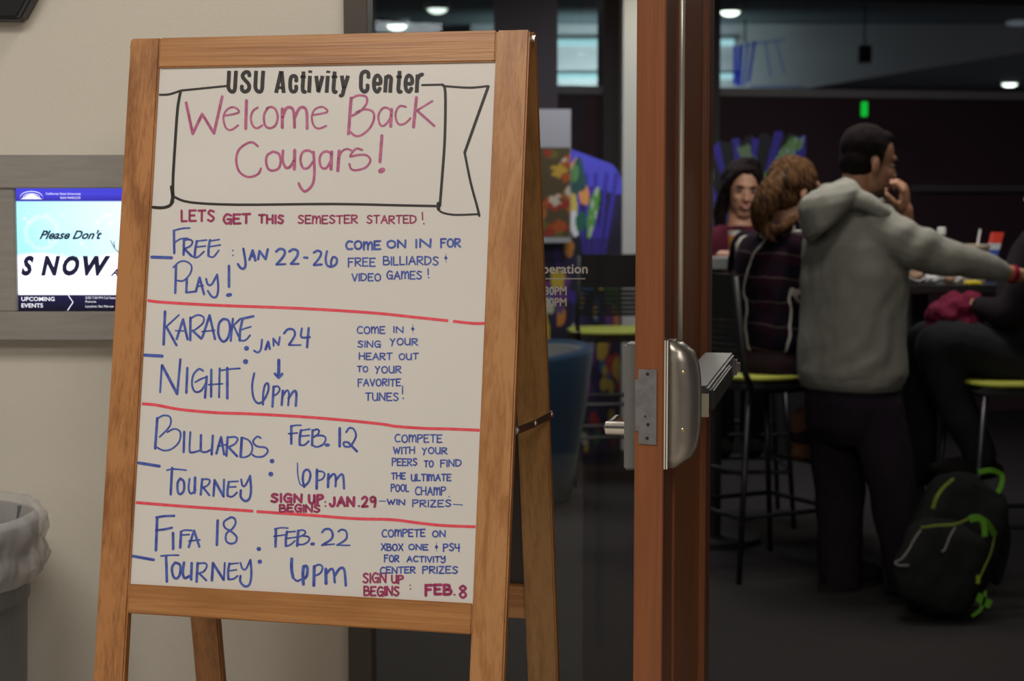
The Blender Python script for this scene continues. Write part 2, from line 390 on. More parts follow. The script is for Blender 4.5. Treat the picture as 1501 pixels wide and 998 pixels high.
# ---- handwriting
BN = (Fp(0, 0, 1) - Fp(0, 0, 0)).normalized(); BO = Fp(0, 0, .0056)
AX = (Fp(1, 0) - Fp(0, 0)); BX = (Fp(0, 1) - Fp(0, 0))
def onboard(u, v, lift=0):
    d = ray(u, v); o = V(0, 0, CH); t = (BO - BN*lift - o).dot(BN)/d.dot(BN); return o + d*t
def strokes(items, name, material, label, lift=.0):
    mb = MB()
    for pts, w_, flat in items:
        for kk, pg in enumerate(ribbon2d(pts, w_, flat)):
            h_ = lift + (.00006 if len(pg) == 4 else 0) + .00002*(kk % 3)
            pl = [onboard(p.x, p.y, h_) for p in pg]
            if (pl[1]-pl[0]).cross(pl[2]-pl[1]).dot(BN) > 0: pl.reverse()
            mb.poly(pl)
    o = mb.build(name, material, bd, label=label)
    for p in o.data.polygons:
        if p.normal.dot(BN) > 0: p.flip()
    o.data.update(); return o
def crop(x0, y0, sc, w_, txt, flat=False):
    """traced strokes: one per line; ~ means smooth, wN sets the width"""
    out = []
    for ln in txt.split(';'):
        ln = ln.strip()
        if not ln: continue
        ww = w_
        if ln[0] == 'w':
            k = ln.index(' '); ww = float(ln[1:k]); ln = ln[k+1:].strip()
        sm = ln[0] == '~'; ln = ln.lstrip('~')
        pts = [tuple(map(float, p.split(','))) for p in ln.split()]
        pts = [(x0 + x/sc, y0 + y/sc) for x, y in pts]
        if sm: pts = catmull(pts, 4)
        if len(pts) == 1: pts = [pts[0], (pts[0][0]+.3, pts[0][1])]
        out.append((pts, ww, flat))
    return out
GL = {
 'A': (.8, '0,1 .42,0 .8,1;.15,.62 .7,.62'), 'B': (.7, '0,0 0,1;~0,0 .5,.05 .5,.4 0,.48;~0,.48 .68,.55 .6,.95 0,1'),
 'C': (.7, '~.7,.08 .3,0 0,.45 .2,.95 .7,.92'), 'D': (.75, '0,0 0,1;~0,0 .6,.15 .72,.6 .4,.95 0,1'),
 'E': (.65, '0,0 0,1;0,.02 .65,0;0,.48 .5,.47;0,1 .65,.98'), 'F': (.62, '0,0 0,1.08;0,.02 .65,0;0,.48 .48,.46'),
 'G': (.75, '~.72,.12 .3,0 0,.5 .25,1 .7,.85;.38,.55 .74,.52 .7,1.05'), 'H': (.75, '0,0 0,1;.72,0 .72,1;0,.5 .72,.48'),
 'I': (.06, '.03,0 .03,1'), 'J': (.55, '~.5,0 .48,.8 .2,1 0,.75'), 'K': (.7, '0,0 0,1;.7,0 0,.5 .7,1'),
 'L': (.55, '0,0 0,1 .55,.98'), 'M': (.95, '0,.05 0,1;~0,.5 .28,.06 .45,.35 .45,.98;~.45,.5 .75,.06 .92,.35 .93,1'),
 'N': (.75, '0,1 0,0 .7,1 .74,0'), 'O': (.8, '~.4,0 .05,.25 .08,.8 .4,1 .75,.75 .72,.2 .4,0'),
 'P': (.65, '0,0 0,1.05;~0,.02 .55,.03 .6,.35 0,.55'), 'R': (.7, '0,0 0,1;~0,.02 .6,.05 .55,.4 0,.5;.1,.5 .7,1'),
 'S': (.65, '~.62,.1 .25,0 .05,.25 .35,.48 .62,.72 .35,1 0,.88'), 'T': (.7, '0,.03 .72,0;.35,.02 .33,1'),
 'U': (.7, '~0,0 .02,.75 .3,1 .6,.8 .66,0;.66,0 .68,1'), 'V': (.7, '0,0 .35,1 .7,0'), 'W': (1, '0,0 .25,1 .5,.2 .72,1 1,0'),
 'X': (.7, '0,0 .7,1;.7,0 0,1'), 'Y': (.65, '0,.02 .3,.45;.6,0 .35,.45 .2,1.1'), 'y': (.65, '~0,0 .1,.45 .35,.45 .6,0;~.6,0 .62,.8 .3,1.2 0,1'),
 'Z': (.65, '0,0 .6,0 0,1 .65,1'), '2': (.65, '~0,.2 .3,0 .6,.2 .4,.6 0,1;0,1 .65,.97'), '9': (.6, '~.55,.15 .3,0 .02,.2 .15,.5 .5,.4 .55,.15;~.56,.1 .6,.5 .5,1.02'),
 '4': (.65, '~0,0 0,.5 .65,.5;.52,0 .5,1.05'), '8': (.6, '~.3,0 .02,.2 .3,.45 .58,.75 .3,1 .02,.75 .3,.45 .56,.2 .3,0'),
}
def word(t, x0, x1, y0, y1, w_, gap=.24, slope=0):
    tot = sum(GL[c][0] for c in t) + gap*(len(t)-1)
    k = (x1-x0-w_)/tot; x = x0+w_/2; out = []
    rnd = random.Random(t + str(int(x0)))
    for c in t:
        adv, st = GL[c]; jy = rnd.uniform(-.5, .5)
        for s_ in st.split(';'):
            sm = s_[0] == '~'; pts = [tuple(map(float, p.split(','))) for p in s_.lstrip('~').split()]
            pts = [(x + px*k, y0+w_/2 + jy + slope*(x+px*k-x0) + py*(y1-y0-w_)) for px, py in pts]
            if sm: pts = catmull(pts, 4)
            out.append((pts, w_, False))
        x += (adv+gap)*k
    return out
def marker(name, c, c2):
    return mat(name, c, .45, noise_amt=.5, nscale=90, col2=c2, detail=2)
INK_B = marker('blue_marker', (.075, .135, .48), (.04, .065, .36))
INK_M = marker('magenta_marker', (.50, .13, .28), (.36, .07, .18))
INK_D = marker('maroon_marker', (.38, .04, .15), (.26, .025, .09))
INK_K = mat('black_marker', (.012, .010, .010), .5)
INK_R = marker('red_marker', (.82, .09, .13), (.74, .06, .10))
LN = 'marker_lettering'
# heading
usu = crop(220, 90, 5.773, 5.6, '''~668,80 665,150 663,225 690,256 715,240 722,150 727,80;~840,125 835,95 808,90 785,110 785,135 810,165 835,195 835,235 805,256 778,240 776,205;
~897,80 893,150 892,225 918,256 945,240 952,150 957,80;1065,266 1108,82;1112,82 1130,266;w4 1085,222 1122,222;~1236,170 1235,133 1212,122 1190,140 1185,210 1195,248 1218,255 1235,238 1235,205;
1298,85 1290,225;~1290,225 1296,255 1314,256;w4 1272,130 1316,130;1352,122 1345,264;1355,76 1354,96;1405,122 1422,250;1422,262 1460,122''', True)
usu += crop(470, 90, 5.773, 5.6, '''60,122 50,264;64,78 63,97;118,85 108,235;~108,235 113,257 132,256;w4 93,130 140,130;178,120 196,232;~232,120 196,235 184,282 165,290;~403,140 402,97 372,86 345,110 340,180 343,232 370,257 395,235 396,195;
~452,186 503,186 503,140 480,118 458,140 450,190 458,240 482,256 503,222;555,120 545,262;~551,150 572,124 595,140 592,190 588,264;668,80 656,235;~656,235 662,256 682,255;w4 640,130 686,130;~718,186 770,186 770,138 746,118 725,140 717,190 725,240 750,256 770,222;820,110 812,264;~820,150 836,120 864,108''', True)
strokes(usu, LN, mat('black_vinyl', (.009, .008, .012), .5), 'black condensed printed heading', .0002)
ban = crop(210, 80, 2.887, 3.2, '''~70,170 110,168 160,152;160,152 350,133;w4.2 ~158,155 145,230 133,400 126,520 125,605;w5.5 ~120,560 125,600 120,628;w4.5 ~42,646 80,648 110,640 125,622;w3.6 ~133,603 200,625 400,635 800,632 1100,638 1245,641;
1180,129 1265,127;w4 ~1265,127 1278,160 1276,350 1266,500 1255,640;w5 1248,630 1250,655;~1270,133 1380,140 1460,133;w4.2 ~1460,135 1415,260 1360,415;w3.6 ~1360,415 1385,540 1412,640 1422,682;w3 ~1245,650 1265,668 1320,678 1420,675''')
strokes(ban, 'marker_banner', INK_K, 'black hand-drawn ribbon banner outline')
wel = crop(220, 90, 5.773, 4.3, '''305,350 360,612 440,445 540,608 610,298;w3 ~625,460 745,435 735,400 690,387 640,420 620,480 640,560 685,580 745,540;w4.6 815,332 808,568;w3.2 ~910,390 870,420 852,480 870,545 905,565 950,540;
w3.4 ~1000,390 965,450 970,535 1010,565 1060,540 1080,470 1060,405 1020,385 985,400;w4.6 1118,400 1118,560;~1118,480 1150,400 1190,390 1215,430 1222,558;~1222,480 1260,400 1300,390 1325,430 1328,568;w3 ~1370,455 1495,430 1480,395 1440,385 1390,410 1368,470 1385,545 1430,568 1490,545''')
wel += crop(470, 90, 5.773, 4, '''w4.6 257,310 235,612;w3.4 ~255,315 320,287 385,300 388,355 335,420 265,460;w3.4 ~300,432 370,405 440,425 450,490 410,570 340,625 290,628 250,595;w3.2 ~600,420 560,392 520,400 488,460 500,530 530,545 570,510 600,450;w4.6 600,405 592,550;
w3.2 ~720,385 670,378 635,430 640,500 670,535 720,520 760,480;w4.6 810,305 785,555;w3 945,335 815,415;w4 815,415 960,545''')
strokes(wel, LN, INK_M, 'magenta handwritten greeting')
wel = crop(320, 190, 5.361, 4, '''w3.4 ~310,130 270,100 220,110 160,160 140,240 165,330 235,372 310,350 335,305;w3.6 ~430,172 385,200 375,250 390,305 430,322 475,300 490,245 475,190 430,172;~508,165 505,240 530,298 565,290 595,240;w4.8 600,162 597,310;
w3.6 ~745,185 705,163 660,180 645,240 665,300 705,300 745,250;~748,175 755,330 740,430 685,485 650,460 632,422;w3.6 ~890,190 850,170 810,190 795,240 810,296 850,300 885,240;w4.8 890,175 885,310;w4.8 950,168 938,322;w3 ~942,230 970,172 1010,152 1050,165;
w3.2 ~1130,160 1080,150 1035,210 1090,200 1160,200 1195,240 1160,295 1090,318 1045,310 1030,270;w4.6 1285,48 1270,252;w7.5 1275,325 1292,316''')
strokes(wel, LN, INK_M, 'magenta handwritten second line of greeting')
lets = word('LETS', 264.5, 315.5, 307, 326, 3.4, .3) + word('GET', 326, 368, 312, 329, 3.6) + word('THIS', 378, 417, 313.5, 328.5, 3.4, .3) + word('SEMESTER', 436, 525, 314.5, 328.5, 2.5) + word('STARTED', 537, 611, 315, 328.5, 2.3)
lets += [([(619, 311), (619.5, 322)], 2, False), ([(621, 327.5), (621.4, 328)], 2.2, False)]
strokes(lets, LN, INK_D, 'maroon handwritten line below the banner')
# blue entries, traced
b1 = crop(210, 290, 6.2375, 3.7, '''w2.6 ~275,300 350,280 425,275;280,300 283,505;w2.6 ~283,410 340,375 405,370;372,385 368,520;w2.8 ~370,388 420,380 450,400 430,440 375,465;375,465 440,530;~490,395 475,470 470,535;w2.4 485,395 580,385;w2.4 478,450 570,440;w2.6 ~440,530 490,545 555,490;
~610,385 598,450 595,530;w2.4 605,395 695,380;w2.4 600,447 705,430;w2.6 ~595,530 640,540 690,480;w4.6 78,541 258,547;300,612 292,868;w2.6 ~275,635 330,585 390,580 440,620 430,690 370,755 310,755;398,742 393,863;w3 393,865 440,860 480,855;480,855 515,728 555,880;w2.4 490,810 548,800;
w3.2 ~575,740 590,790 625,790 670,710;w3.2 ~675,700 685,820 670,900 630,905 590,850;w4 783,622 783,812;w5.4 772,890 796,885;~915,465 935,600 920,645 890,640 865,605;w3.9 970,565 1000,480 1025,572;985,532 1018,530;1050,560 1062,485 1118,560 1138,470;w3.8 ~1215,490 1250,466 1290,480 1285,530 1218,608;w3 1215,610 1300,605;w3.8 ~1335,490 1370,470 1410,485 1405,535 1350,603;w3 1350,605 1420,603''')
b1 += crop(430, 290, 5.176, 3.4, '''w3.6 82,452 106,454;~155,415 185,400 210,415 200,450 155,508;155,510 215,505;~255,405 245,460 255,510 290,522 325,500 328,460 300,450 285,490 290,518''')
strokes(b1, LN, INK_B, 'large blue lettering of the first event')
b1 = crop(205, 440, 5.559, 3.7, '''w4 205,92 193,360;w2.6 318,120 215,215;215,215 298,366;300,315 352,155 388,318;w2.2 290,248 375,250;412,142 410,325;w2.6 ~412,150 470,120 520,140 510,190 450,240 430,248;430,248 500,313;510,300 568,122 612,316;w2.2 505,255 610,245;~680,152 645,190 640,280 675,336 715,310 735,230 720,165 680,152;
w3.2 758,150 740,330;w3 820,150 762,205 820,325;~838,150 818,240 812,328;w3.6 835,150 925,130;w2.4 825,240 905,215;w2.6 ~812,330 860,325 898,285;w4.8 42,447 181,455;w7.4 868,392;w7.8 860,500;w3 ~995,320 985,400 960,425 930,410;w3.8 1024,400 1045,338 1058,395;w2.6 1030,375 1055,375;w3 1090,370 1087,312 1130,365 1140,300;
w3.4 ~1175,270 1205,237 1250,240 1262,285 1215,362;w2.6 1215,365 1310,365;w3.2 ~1320,230 1315,300 1385,300;1375,227 1362,383;w4.8 1132,488 1130,625;w4 1100,598 1130,632 1160,600;w3 178,532 165,750;w4.4 182,532 303,762;w3.6 305,762 330,482;387,552 378,753;w3 ~515,575 480,560 435,610 425,690 450,745 500,735 540,670;w2.6 ~450,668 500,640 545,625;545,622 530,793;582,565 580,785;w3 650,555 645,790;w2.4 560,688 675,680;
w2.6 ~655,572 740,560 815,555;w4 712,552 712,798;w3.2 ~932,595 915,690 925,790 960,838 1005,820 1045,740 1045,680 1020,690 1005,760 1003,850;1090,702 1080,866;w2.8 ~1085,710 1120,700 1140,725 1120,760 1085,780;1165,737 1155,853;w3 ~1160,790 1195,735 1215,760 1208,856;~1210,800 1255,740 1275,760 1270,860''')
strokes(b1, LN, INK_B, 'large blue lettering of the second event')
b1 = crop(195, 590, 5.773, 3.6, '''w4 205,132 187,388;w2.6 ~205,135 260,108 315,125 310,200 225,290;w2.6 ~290,250 350,222 400,250 390,330 330,390 260,405 195,375;433,247 428,418;w3 ~485,250 478,400 500,422 565,405;575,275 572,408;w3 ~572,410 610,420 655,400;675,280 665,438;705,430 745,292 770,438;w2.2 715,370 790,355;800,292 790,450;w2.8 ~800,295 860,290 885,310 860,350 800,380;810,380 880,453;w4 920,297 910,458;w2.6 ~920,295 980,320 1010,380 990,440 940,463 905,455;
w2.8 ~1080,300 1050,287 1015,330 1050,370 1120,380 1140,415 1100,455 1040,458 1010,440;w4.4 48,510 223,538;w6.8 1175,495;w7.2 1165,605;w2.4 ~285,572 350,562 450,572;w3.8 330,552 318,776;~400,642 377,680 380,758 405,773 430,740 430,670 400,642;w3 ~478,645 470,730 490,770 530,740;w4 525,634 520,763;585,647 572,778;w2.8 ~585,650 630,647 650,665 630,700 585,720;w3.2 595,720 645,783;690,657 680,788;w4 690,657 765,793;w3.2 765,793 770,652;
~810,670 800,740 800,788;w2.4 805,670 890,665;w2.4 800,715 870,712;w2.8 ~800,790 840,795 880,760;w3 ~915,650 925,700 950,700 990,620;~990,620 998,740 985,810 950,833 912,800 912,742''')
b1 += crop(390, 600, 6.235, 3.4, '''w3.8 230,152 230,313;w2.4 ~225,155 270,145 320,145;w2.4 205,222 285,215;w3.8 ~320,190 308,250 307,322;w2.4 315,192 400,180;w2.4 308,245 395,238;w2.8 ~305,325 350,325 390,290;w3.6 425,190 420,328;w2.8 ~430,195 460,182 485,195 470,230 430,255;w2.8 ~450,240 520,240 545,270 520,320 460,343 420,322;w5 550,325 568,325;w4.2 673,172 672,336;w3 ~732,208 760,170 800,180 822,240 790,310 760,340 715,335 712,300 750,300;w3.6 755,305 830,383;
w1.8 ~287,490 290,600 310,680 335,698;~345,705 390,660 405,590 380,550 345,570 335,640 348,708;w4.2 465,552 462,723;w2.6 ~470,565 510,567 535,590 515,635 470,650;w4 570,592 565,708;~568,640 610,592 635,610 635,703;~635,650 680,597 705,610 712,723''')
strokes(b1, LN, INK_B, 'large blue lettering of the third event')
b1 = crop(190, 740, 5.773, 4, '''w3.4 ~225,105 300,94 378,92;w4.2 233,107 222,383;w3.4 ~222,215 300,205 358,192;w4 367,237 368,373;w2.6 ~430,225 470,213 525,215;435,227 428,360;w2.4 430,255 505,250;w3.6 500,355 545,217 590,353;w2.4 500,305 595,295;745,132 738,338;w3 ~860,103 800,140 805,190 860,225 905,270 895,315 850,327 815,300 820,240 870,200 897,150 885,112 850,103;w4.2 28,433 203,464;w2.4 ~265,432 340,425 415,425;308,432 315,648;
w3.8 ~385,487 358,530 368,600 395,622 424,590 428,510 385,487;~460,487 450,570 465,618 510,600;525,492 520,630;575,492 566,648;w2.8 ~575,495 635,492 653,515 630,560 580,580;w3.2 590,580 648,638;705,492 696,638;w4 705,492 795,633;w3 797,633 805,490;w3.6 ~845,495 833,560 836,628;w2.4 840,500 920,492;w2.4 835,558 905,548;w2.8 ~835,630 880,625 913,600;w2.8 ~938,490 955,540 985,540 1020,465;w3.4 ~1022,465 1030,580 1015,670 975,688 937,650 938,600;w6.6 1092,372;w6.6 1100,480''')
b1 += crop(380, 755, 8.319, 3.6, '''w4 203,168 198,382;w2.2 ~185,170 260,153 350,157;w2.2 175,258 340,235;w3.8 ~338,200 324,290 324,376;w2.4 330,207 440,197;w2.4 325,285 450,268;w2.6 ~322,380 380,360 435,312;w4 475,190 462,372;w2.6 ~480,190 530,180 563,205 540,240 480,265;w2.6 ~520,250 590,260 613,290 580,335 520,358 460,350;w4.6 640,351 662,350;w3.4 ~767,208 800,172 860,172 893,220 880,290 767,365;w2.2 765,365 915,352;w3 ~964,200 1000,177 1050,187 1070,240 1050,300 950,365;w2.2 950,365 1105,368;
w4.6 ~396,532 393,650 412,760;w3 ~412,760 460,802 525,775;w4.6 ~540,625 532,720 538,842;w4.2 ~545,625 575,620 588,660 578,740 545,775;w4.6 670,625 665,857;w2.8 ~675,627 725,602 770,630 750,700 690,735;w4.8 812,657 814,832;w3.6 ~815,720 870,657 905,680 920,818;w3.8 ~920,740 980,652 1035,662 1055,858''')
strokes(b1, LN, INK_B, 'large blue lettering of the fourth event')
sm = []
for t in (('COME', 505.7, 559, 352, 367, 3.1), ('ON', 566, 596, 351, 364.5, 3), ('IN', 608, 633, 349.5, 364, 3), ('FOR', 645, 676, 349, 363.5, 2.8),
          ('FREE', 509.6, 551, 377, 391, 2.2), ('BILLIARDS', 561, 643.5, 375, 389, 2.2), ('VIDEO', 515, 559, 400, 412.5, 2.2), ('GAMES', 566, 619, 396.5, 410, 2.2),
          ('COME', 522.7, 565, 477.5, 489.5, 2), ('IN', 576, 592, 478, 488.5, 2), ('SING', 523.7, 558.6, 498.5, 509.5, 2), ('YOUR', 571, 613, 495, 506.5, 2),
          ('HEART', 525.6, 575.5, 516.5, 528, 2), ('OUT', 584, 614, 517, 527.7, 2), ('TO', 523, 540, 535.5, 545.5, 2), ('YOUR', 549, 588.7, 536, 547.5, 2),
          ('FAVORITE', 524, 588, 554.5, 566.5, 2), ('TUNES', 535, 584.7, 575, 588, 2),
          ('COMPETE', 578, 648.7, 636, 649, 2), ('WITH', 575.8, 608.7, 654, 665.5, 2), ('YOUR', 618, 656, 655, 666, 2), ('PEERS', 574, 612, 671, 683, 2),
          ('TO', 621, 636, 674, 685, 2), ('FIND', 645, 677, 673, 684.5, 2), ('THE', 573, 595, 692, 703, 2), ('ULTIMATE', 602, 662, 694, 705.5, 2.1),
          ('POOL', 572.5, 600, 709, 721, 2), ('CHAMP', 608, 654, 713, 726.5, 2), ('WIN', 566.6, 594.4, 731, 740.5, 2.2), ('PRIZES', 604, 662, 732, 743.5, 2),
          ('COMPETE', 559, 624, 775, 787.5, 2.1), ('ON', 633, 653.6, 776.6, 787.5, 2.1), ('XBOX', 558, 591.4, 796, 807.5, 2.1), ('ONE', 598, 628, 797, 807, 2.1),
          ('PS4', 649, 675, 796, 808.5, 2.1), ('FOR', 562.6, 585.6, 812.5, 824, 2.1), ('ACTIVITy', 595.5, 653.6, 814.5, 824.5, 2.1), ('CENTER', 556.5, 609.5, 830, 841, 2.1), ('PRIZES', 618.7, 671.7, 829, 841, 2.1)):
    sm += word(*t)
for x, y0_, y1_, yd in ((627.5, 394, 402.5, 406.5), (590, 566, 577, 583.5)):
    sm += [([(x, y0_), (x, y1_)], 1.9, False), ([(x+.8, yd), (x+1, yd+.3)], 2.2, False)]
for x, y in ((653.5, 378), (605, 482), (639.7, 801.6)):
    sm += [([(x, y-3), (x, y+3)], 1.6, False), ([(x-1, y), (x+1, y)], 3.2, False), ([(x, y-6), (x+.2, y-6)], 1.3, False), ([(x+.3, y+6), (x+.5, y+6)], 1.3, False)]
sm += [([(556, 734.3), (565, 734.3)], 1.3, False), ([(664.5, 739), (678, 740)], 1.3, False), ([(658, 727.5), (658.5, 727.6)], 1.6, False)]
sm += [([(341.2, 367), (341.4, 367.3)], 2.2, False), ([(341.4, 374), (341.6, 374.3)], 2.2, False)]
strokes(sm, LN, INK_B, 'small blue handwritten descriptions', .0001)
mr = word('SIGN', 396, 444, 722.5, 737.5, 3.6, .3) + word('UP', 451, 475, 724, 740, 3.9, .35) + word('JAN', 481.5, 521, 727, 743.5, 4, .3) + word('29', 529, 552, 726, 744, 3.6, .35) + word('BEGINS', 408.5, 470, 738.5, 751.6, 3)
mr += word('SIGN', 531, 567, 839, 855, 2.6) + word('UP', 573, 592, 842, 855.5, 2.6) + word('BEGINS', 532.4, 586, 858.5, 874, 2.8) + word('FEB', 622, 663, 855, 873, 4.2, .3) + word('8', 672, 685, 857, 878, 3.4)
for x, y, w_ in ((476.5, 735.5, 2), (477, 741.5, 2), (526, 741.5, 2.6), (601, 857.5, 1.6), (601.5, 863, 1.6), (666, 871.5, 2.4)): mr.append(([(x-.4, y), (x+.6, y)], w_, False))
strokes(mr, LN, INK_D, 'maroon handwritten sign-up dates', .0003)
for pts in ([(216, 440.3), (240, 443), (321, 447.5), (442, 452), (546, 458.5), (600, 464), (657, 470)], [(664, 470.8), (695, 474), (711, 473.6)],
            [(208, 591.7), (229, 593.5), (264, 600), (316, 604.7), (368, 606.5), (440, 610.5), (502, 615.5), (560, 621.5), (582, 625), (624, 627.8), (659, 628.6), (703, 630.5)],
            [(199, 736.4), (264, 741.6), (320, 745.5), (371, 749)], [(376, 749.6), (455, 755), (520, 760), (574, 761.5), (614.7, 766.5), (648.5, 770), (697, 772)]):
    strokes([(catmull(pts, 4), 4.2, True)], 'marker_line', INK_R, 'red hand-ruled divider')
# ---------------------------------------------------------------- wall display
def WP(u, v, y=WY): p = P(u, v, y); return p
def glow(name, c, s=1): return mat(name, tuple(x*.2 for x in c), .3, emit=c, es=s)
hy = WY-.055                                              # front of the housing
wl, wr = WP(-70, 300, hy).x, WP(345, 300, hy).x
zt, zb = WP(100, 227, hy).z, WP(100, 499, hy).z
xl, xr = WP(21, 300, hy).x, WP(305, 300, hy).x
st_, sb_ = WP(60, 276, hy).z, WP(60, 457, hy).z
disp = empty('wall_display', (wl, WY, zb), 'grey wall-mounted digital display showing snow slide, behind the easel', 'display')
M_hous = mat('grey_housing', (.34, .33, .31), .5, .3, noise_amt=.12, nscale=120, stretch=(.1, 1, 1))
hb = MB(); hb.box(wl, wr, hy, WY, st_, zt); hb.box(wl, wr, hy, WY, zb, sb_); hb.box(wl, xl-.022, hy+.006, WY, sb_, st_); hb.box(xr+.022, wr, hy+.006, WY, sb_, st_)
for k_, bx_ in enumerate(((wl, wr, hy, WY, st_, zt), (wl, wr, hy, WY, zb, sb_), (wl, xl-.001, hy+.006, WY-.001, sb_, st_), (xr+.001, wr, hy+.006, WY-.001, sb_, st_))):
    MB().box(*bx_).build('housing_panel', M_hous, disp, bevel=.002)
sy = hy+.014
def color_grid(name, x0, x1, z0, z1, y, nx, nz, fn, parent, material, label=None):
    mb = MB()
    for j in range(nz+1):
        for i in range(nx+1): mb.v.append((x0+(x1-x0)*i/nx, y, z0+(z1-z0)*j/nz))
    for j in range(nz):
        for i in range(nx):
            a = j*(nx+1)+i; mb.f.append((a, a+1, a+nx+2, a+nx+1))
    o = mb.build(name, material, parent, label=label)
    at = o.data.color_attributes.new('paint', 'FLOAT_COLOR', 'POINT'); cs = []
    for j in range(nz+1):
        for i in range(nx+1): cs += [*fn(i/nx, 1-j/nz), 1]
    at.data.foreach_set('color', cs); return o
def mixc(a, b, t): t = max(0, min(1, t)); return tuple(x+(y-x)*t for x, y in zip(a, b))
_rs = random.Random(4); FL = [(_rs.random(), .18+.4*_rs.random(), .004+.01*_rs.random()) for _ in range(60)]
def scr(s, t):
    if t < .105: return mixc(lin((70, 70, 215)), lin((45, 40, 150)), t/.105)
    if t > .86: return mixc(lin((24, 22, 62)), lin((10, 8, 22)), (t-.86)/.14)
    c = mixc(lin((150, 215, 228)), lin((208, 238, 250)), s*1.7+.1*math.sin(t*9))
    c = mixc(c, lin((238, 240, 255)), (t-.53+.02*math.sin(s*14))*30) if t > .5 else c
    for a, b, r in FL:
        if (s-a)**2*2.6+(t-b)**2 < r*r: c = mixc(c, (.9, .98, 1), .6)
    d = math.hypot((s-.13)*1.57, t-.36)
    if abs(d-.13) < .018: c = mixc(c, (.85, .97, 1), .2)
    return c
color_grid('screen', xl, xr, sb_, st_, sy, 150, 100, scr, disp, mat('screen_light', (0, 0, 0), .3, attr='paint', emit=(1, 1, 1), es=1.0), label='glowing screen with pale blue snow slide')
INKS = mat('screen_ink', (.004, .006, .03), .4, emit=lin((20, 24, 60)), es=.6); WHS = glow('screen_white', (.9, .9, 1))
def stext(t, u, v, size, m_, shear=0, bold=0, sx=1, lab=None):
    p = WP(u, v, sy-.0008)
    text_mb(t, size, lambda x, y: (p.x+x, p.y, p.z+y), shear, bold, 'LEFT', sx).build('screen_text', m_, disp, label=lab)
stext('Please Don\'t', 57, 350, .0245, INKS, .5, .0007, 1.0)
for ch_, u_ in zip('SNOW', (31, 60, 89, 117)): stext(ch_, u_, 402, .052, INKS, .3, .0026, .8 if ch_ != 'W' else .92)
stext('A', 163, 404, .02, INKS, .45, .0006)
stext('UPCOMING', 31, 441, .0118, WHS, 0, .0002, 1.12)
stext('EVENTS', 31, 450.5, .0118, WHS, 0, .0002, 1.12)
stext('2/20 7:30 PM Cal State', 125, 438, .0068, WHS)
stext('Pomona', 125, 443.5, .0068, WHS)
stext('Location: San Marcos', 125, 450.5, .0068, WHS)
stext('California State University', 67, 285.5, .0068, WHS)
stext('SAN MARCOS', 88, 291.5, .0068, WHS)
cv = MB()
for (q0, q1) in (((99, 431), (107, 443)), ((107, 443), (99, 455))):
    a, b = WP(*q0, sy-.0008), WP(*q1, sy-.0008); d = (b-a).normalized(); n = V(-d.z, 0, d.x)*.0009; cv.poly([a+n, b+n, b-n, a-n])
cv.build('screen_chevron', WHS, disp)
em = MB()
for k, (w_, h_) in enumerate(((17, 11), (13, 7.5), (8, 4.5))):
    pts = []
    for i in range(13):
        a = PI*i/12; pts.append(WP(46-w_*math.cos(a), 292-h_*math.sin(a)**.8, sy-.0008))
    for i in range(12): em.poly([pts[i], pts[i+1], pts[i+1]+V(0, 0, .0016), pts[i]+V(0, 0, .0016)])
em.poly([WP(30, 292, sy-.0008), WP(62, 292, sy-.0008), WP(52, 286, sy-.0008), WP(46, 284, sy-.0008), WP(40, 286, sy-.0008)])
em.build('screen_emblem', WHS, disp, label='white arched hill emblem')
tw = MB(); 
for a, b in (((162, 352), (168, 364)), ((168, 364), (176, 372)), ((168, 364), (167, 354))):
    p, q = WP(*a, sy-.0008), WP(*b, sy-.0008); d = (q-p).normalized(); n = V(-d.z, 0, d.x)*.0008; tw.poly([p+n, q+n, q-n, p-n])
tw.build('screen_twig', INKS, disp)
# ---------------------------------------------------------------- dark fixture, top left
oy = WY-.045
ol = [WP(-130, -60, oy), WP(72, -60, oy), WP(50, -4, oy), WP(31, 30, oy), WP(-130, 30, oy)]
fx = empty('wall_fixture', (WP(-30, 0, WY).x, WY, WP(0, 31, oy).z), 'black wall-mounted fixture with slanted edge at top left corner', 'speaker')
MB().prism(ol, (0, .045, 0)).build('housing', mat('black_fixture', (.02, .02, .024), .5), fx, bevel=.006)
MB().prism([p+(V(WP(-30, 0, oy).x, oy, p.z*0+1.85)-p)*.1 - V(0, .004, 0) for p in ol], (0, .006, 0)).build('grille', mat('fixture_grille', (.03, .03, .034), .8), fx, bevel=.002)
# ---------------------------------------------------------------- bin
bc = P(-157, 750, 3.40); bc.z = 0
binn = empty('trash_can', bc, 'tall round grey trash can with translucent bag liner against wall', 'trash can')
M_bin = mat('bin_grey', (.125, .13, .14), .55, bump=.05, bscale=40)
def circ(r, z, n=64, f=lambda a: 0): return [bc + V((r+f(a))*math.cos(a), (r+f(a))*math.sin(a), z) for a in [2*PI*k/n for k in range(n)]]
RZ = .795
bb = MB().rings([circ(.222, .0), circ(.232, .08), circ(.247, .635), circ(.2525, .64), circ(.2525, .67), circ(.254, .74), circ(.27, .745), circ(.272, RZ), circ(.262, RZ), circ(.245, .70), circ(.215, .03)])
bb.build('body', M_bin, binn, smooth=False, bevel=.002)
M_bag = bpy.data.materials.new('bag_film'); M_bag.use_nodes = True; nt = M_bag.node_tree; b = nt.nodes['Principled BSDF']
b.inputs['Base Color'].default_value = (.62, .62, .62, 1); b.inputs['Roughness'].default_value = .35; b.inputs['Alpha'].default_value = .42
rb = random.Random(2)
def wr(a, k): return .007*math.sin(a*17+k)*math.sin(a*5+2*k) + .006*noise.noise(V(math.cos(a)*9, math.sin(a)*9, k*3))
NB = 260
def wr2(a, k): return wr(a, k)*.6 + .004*noise.noise(V(math.cos(a)*34, math.sin(a)*34, k*1.7))
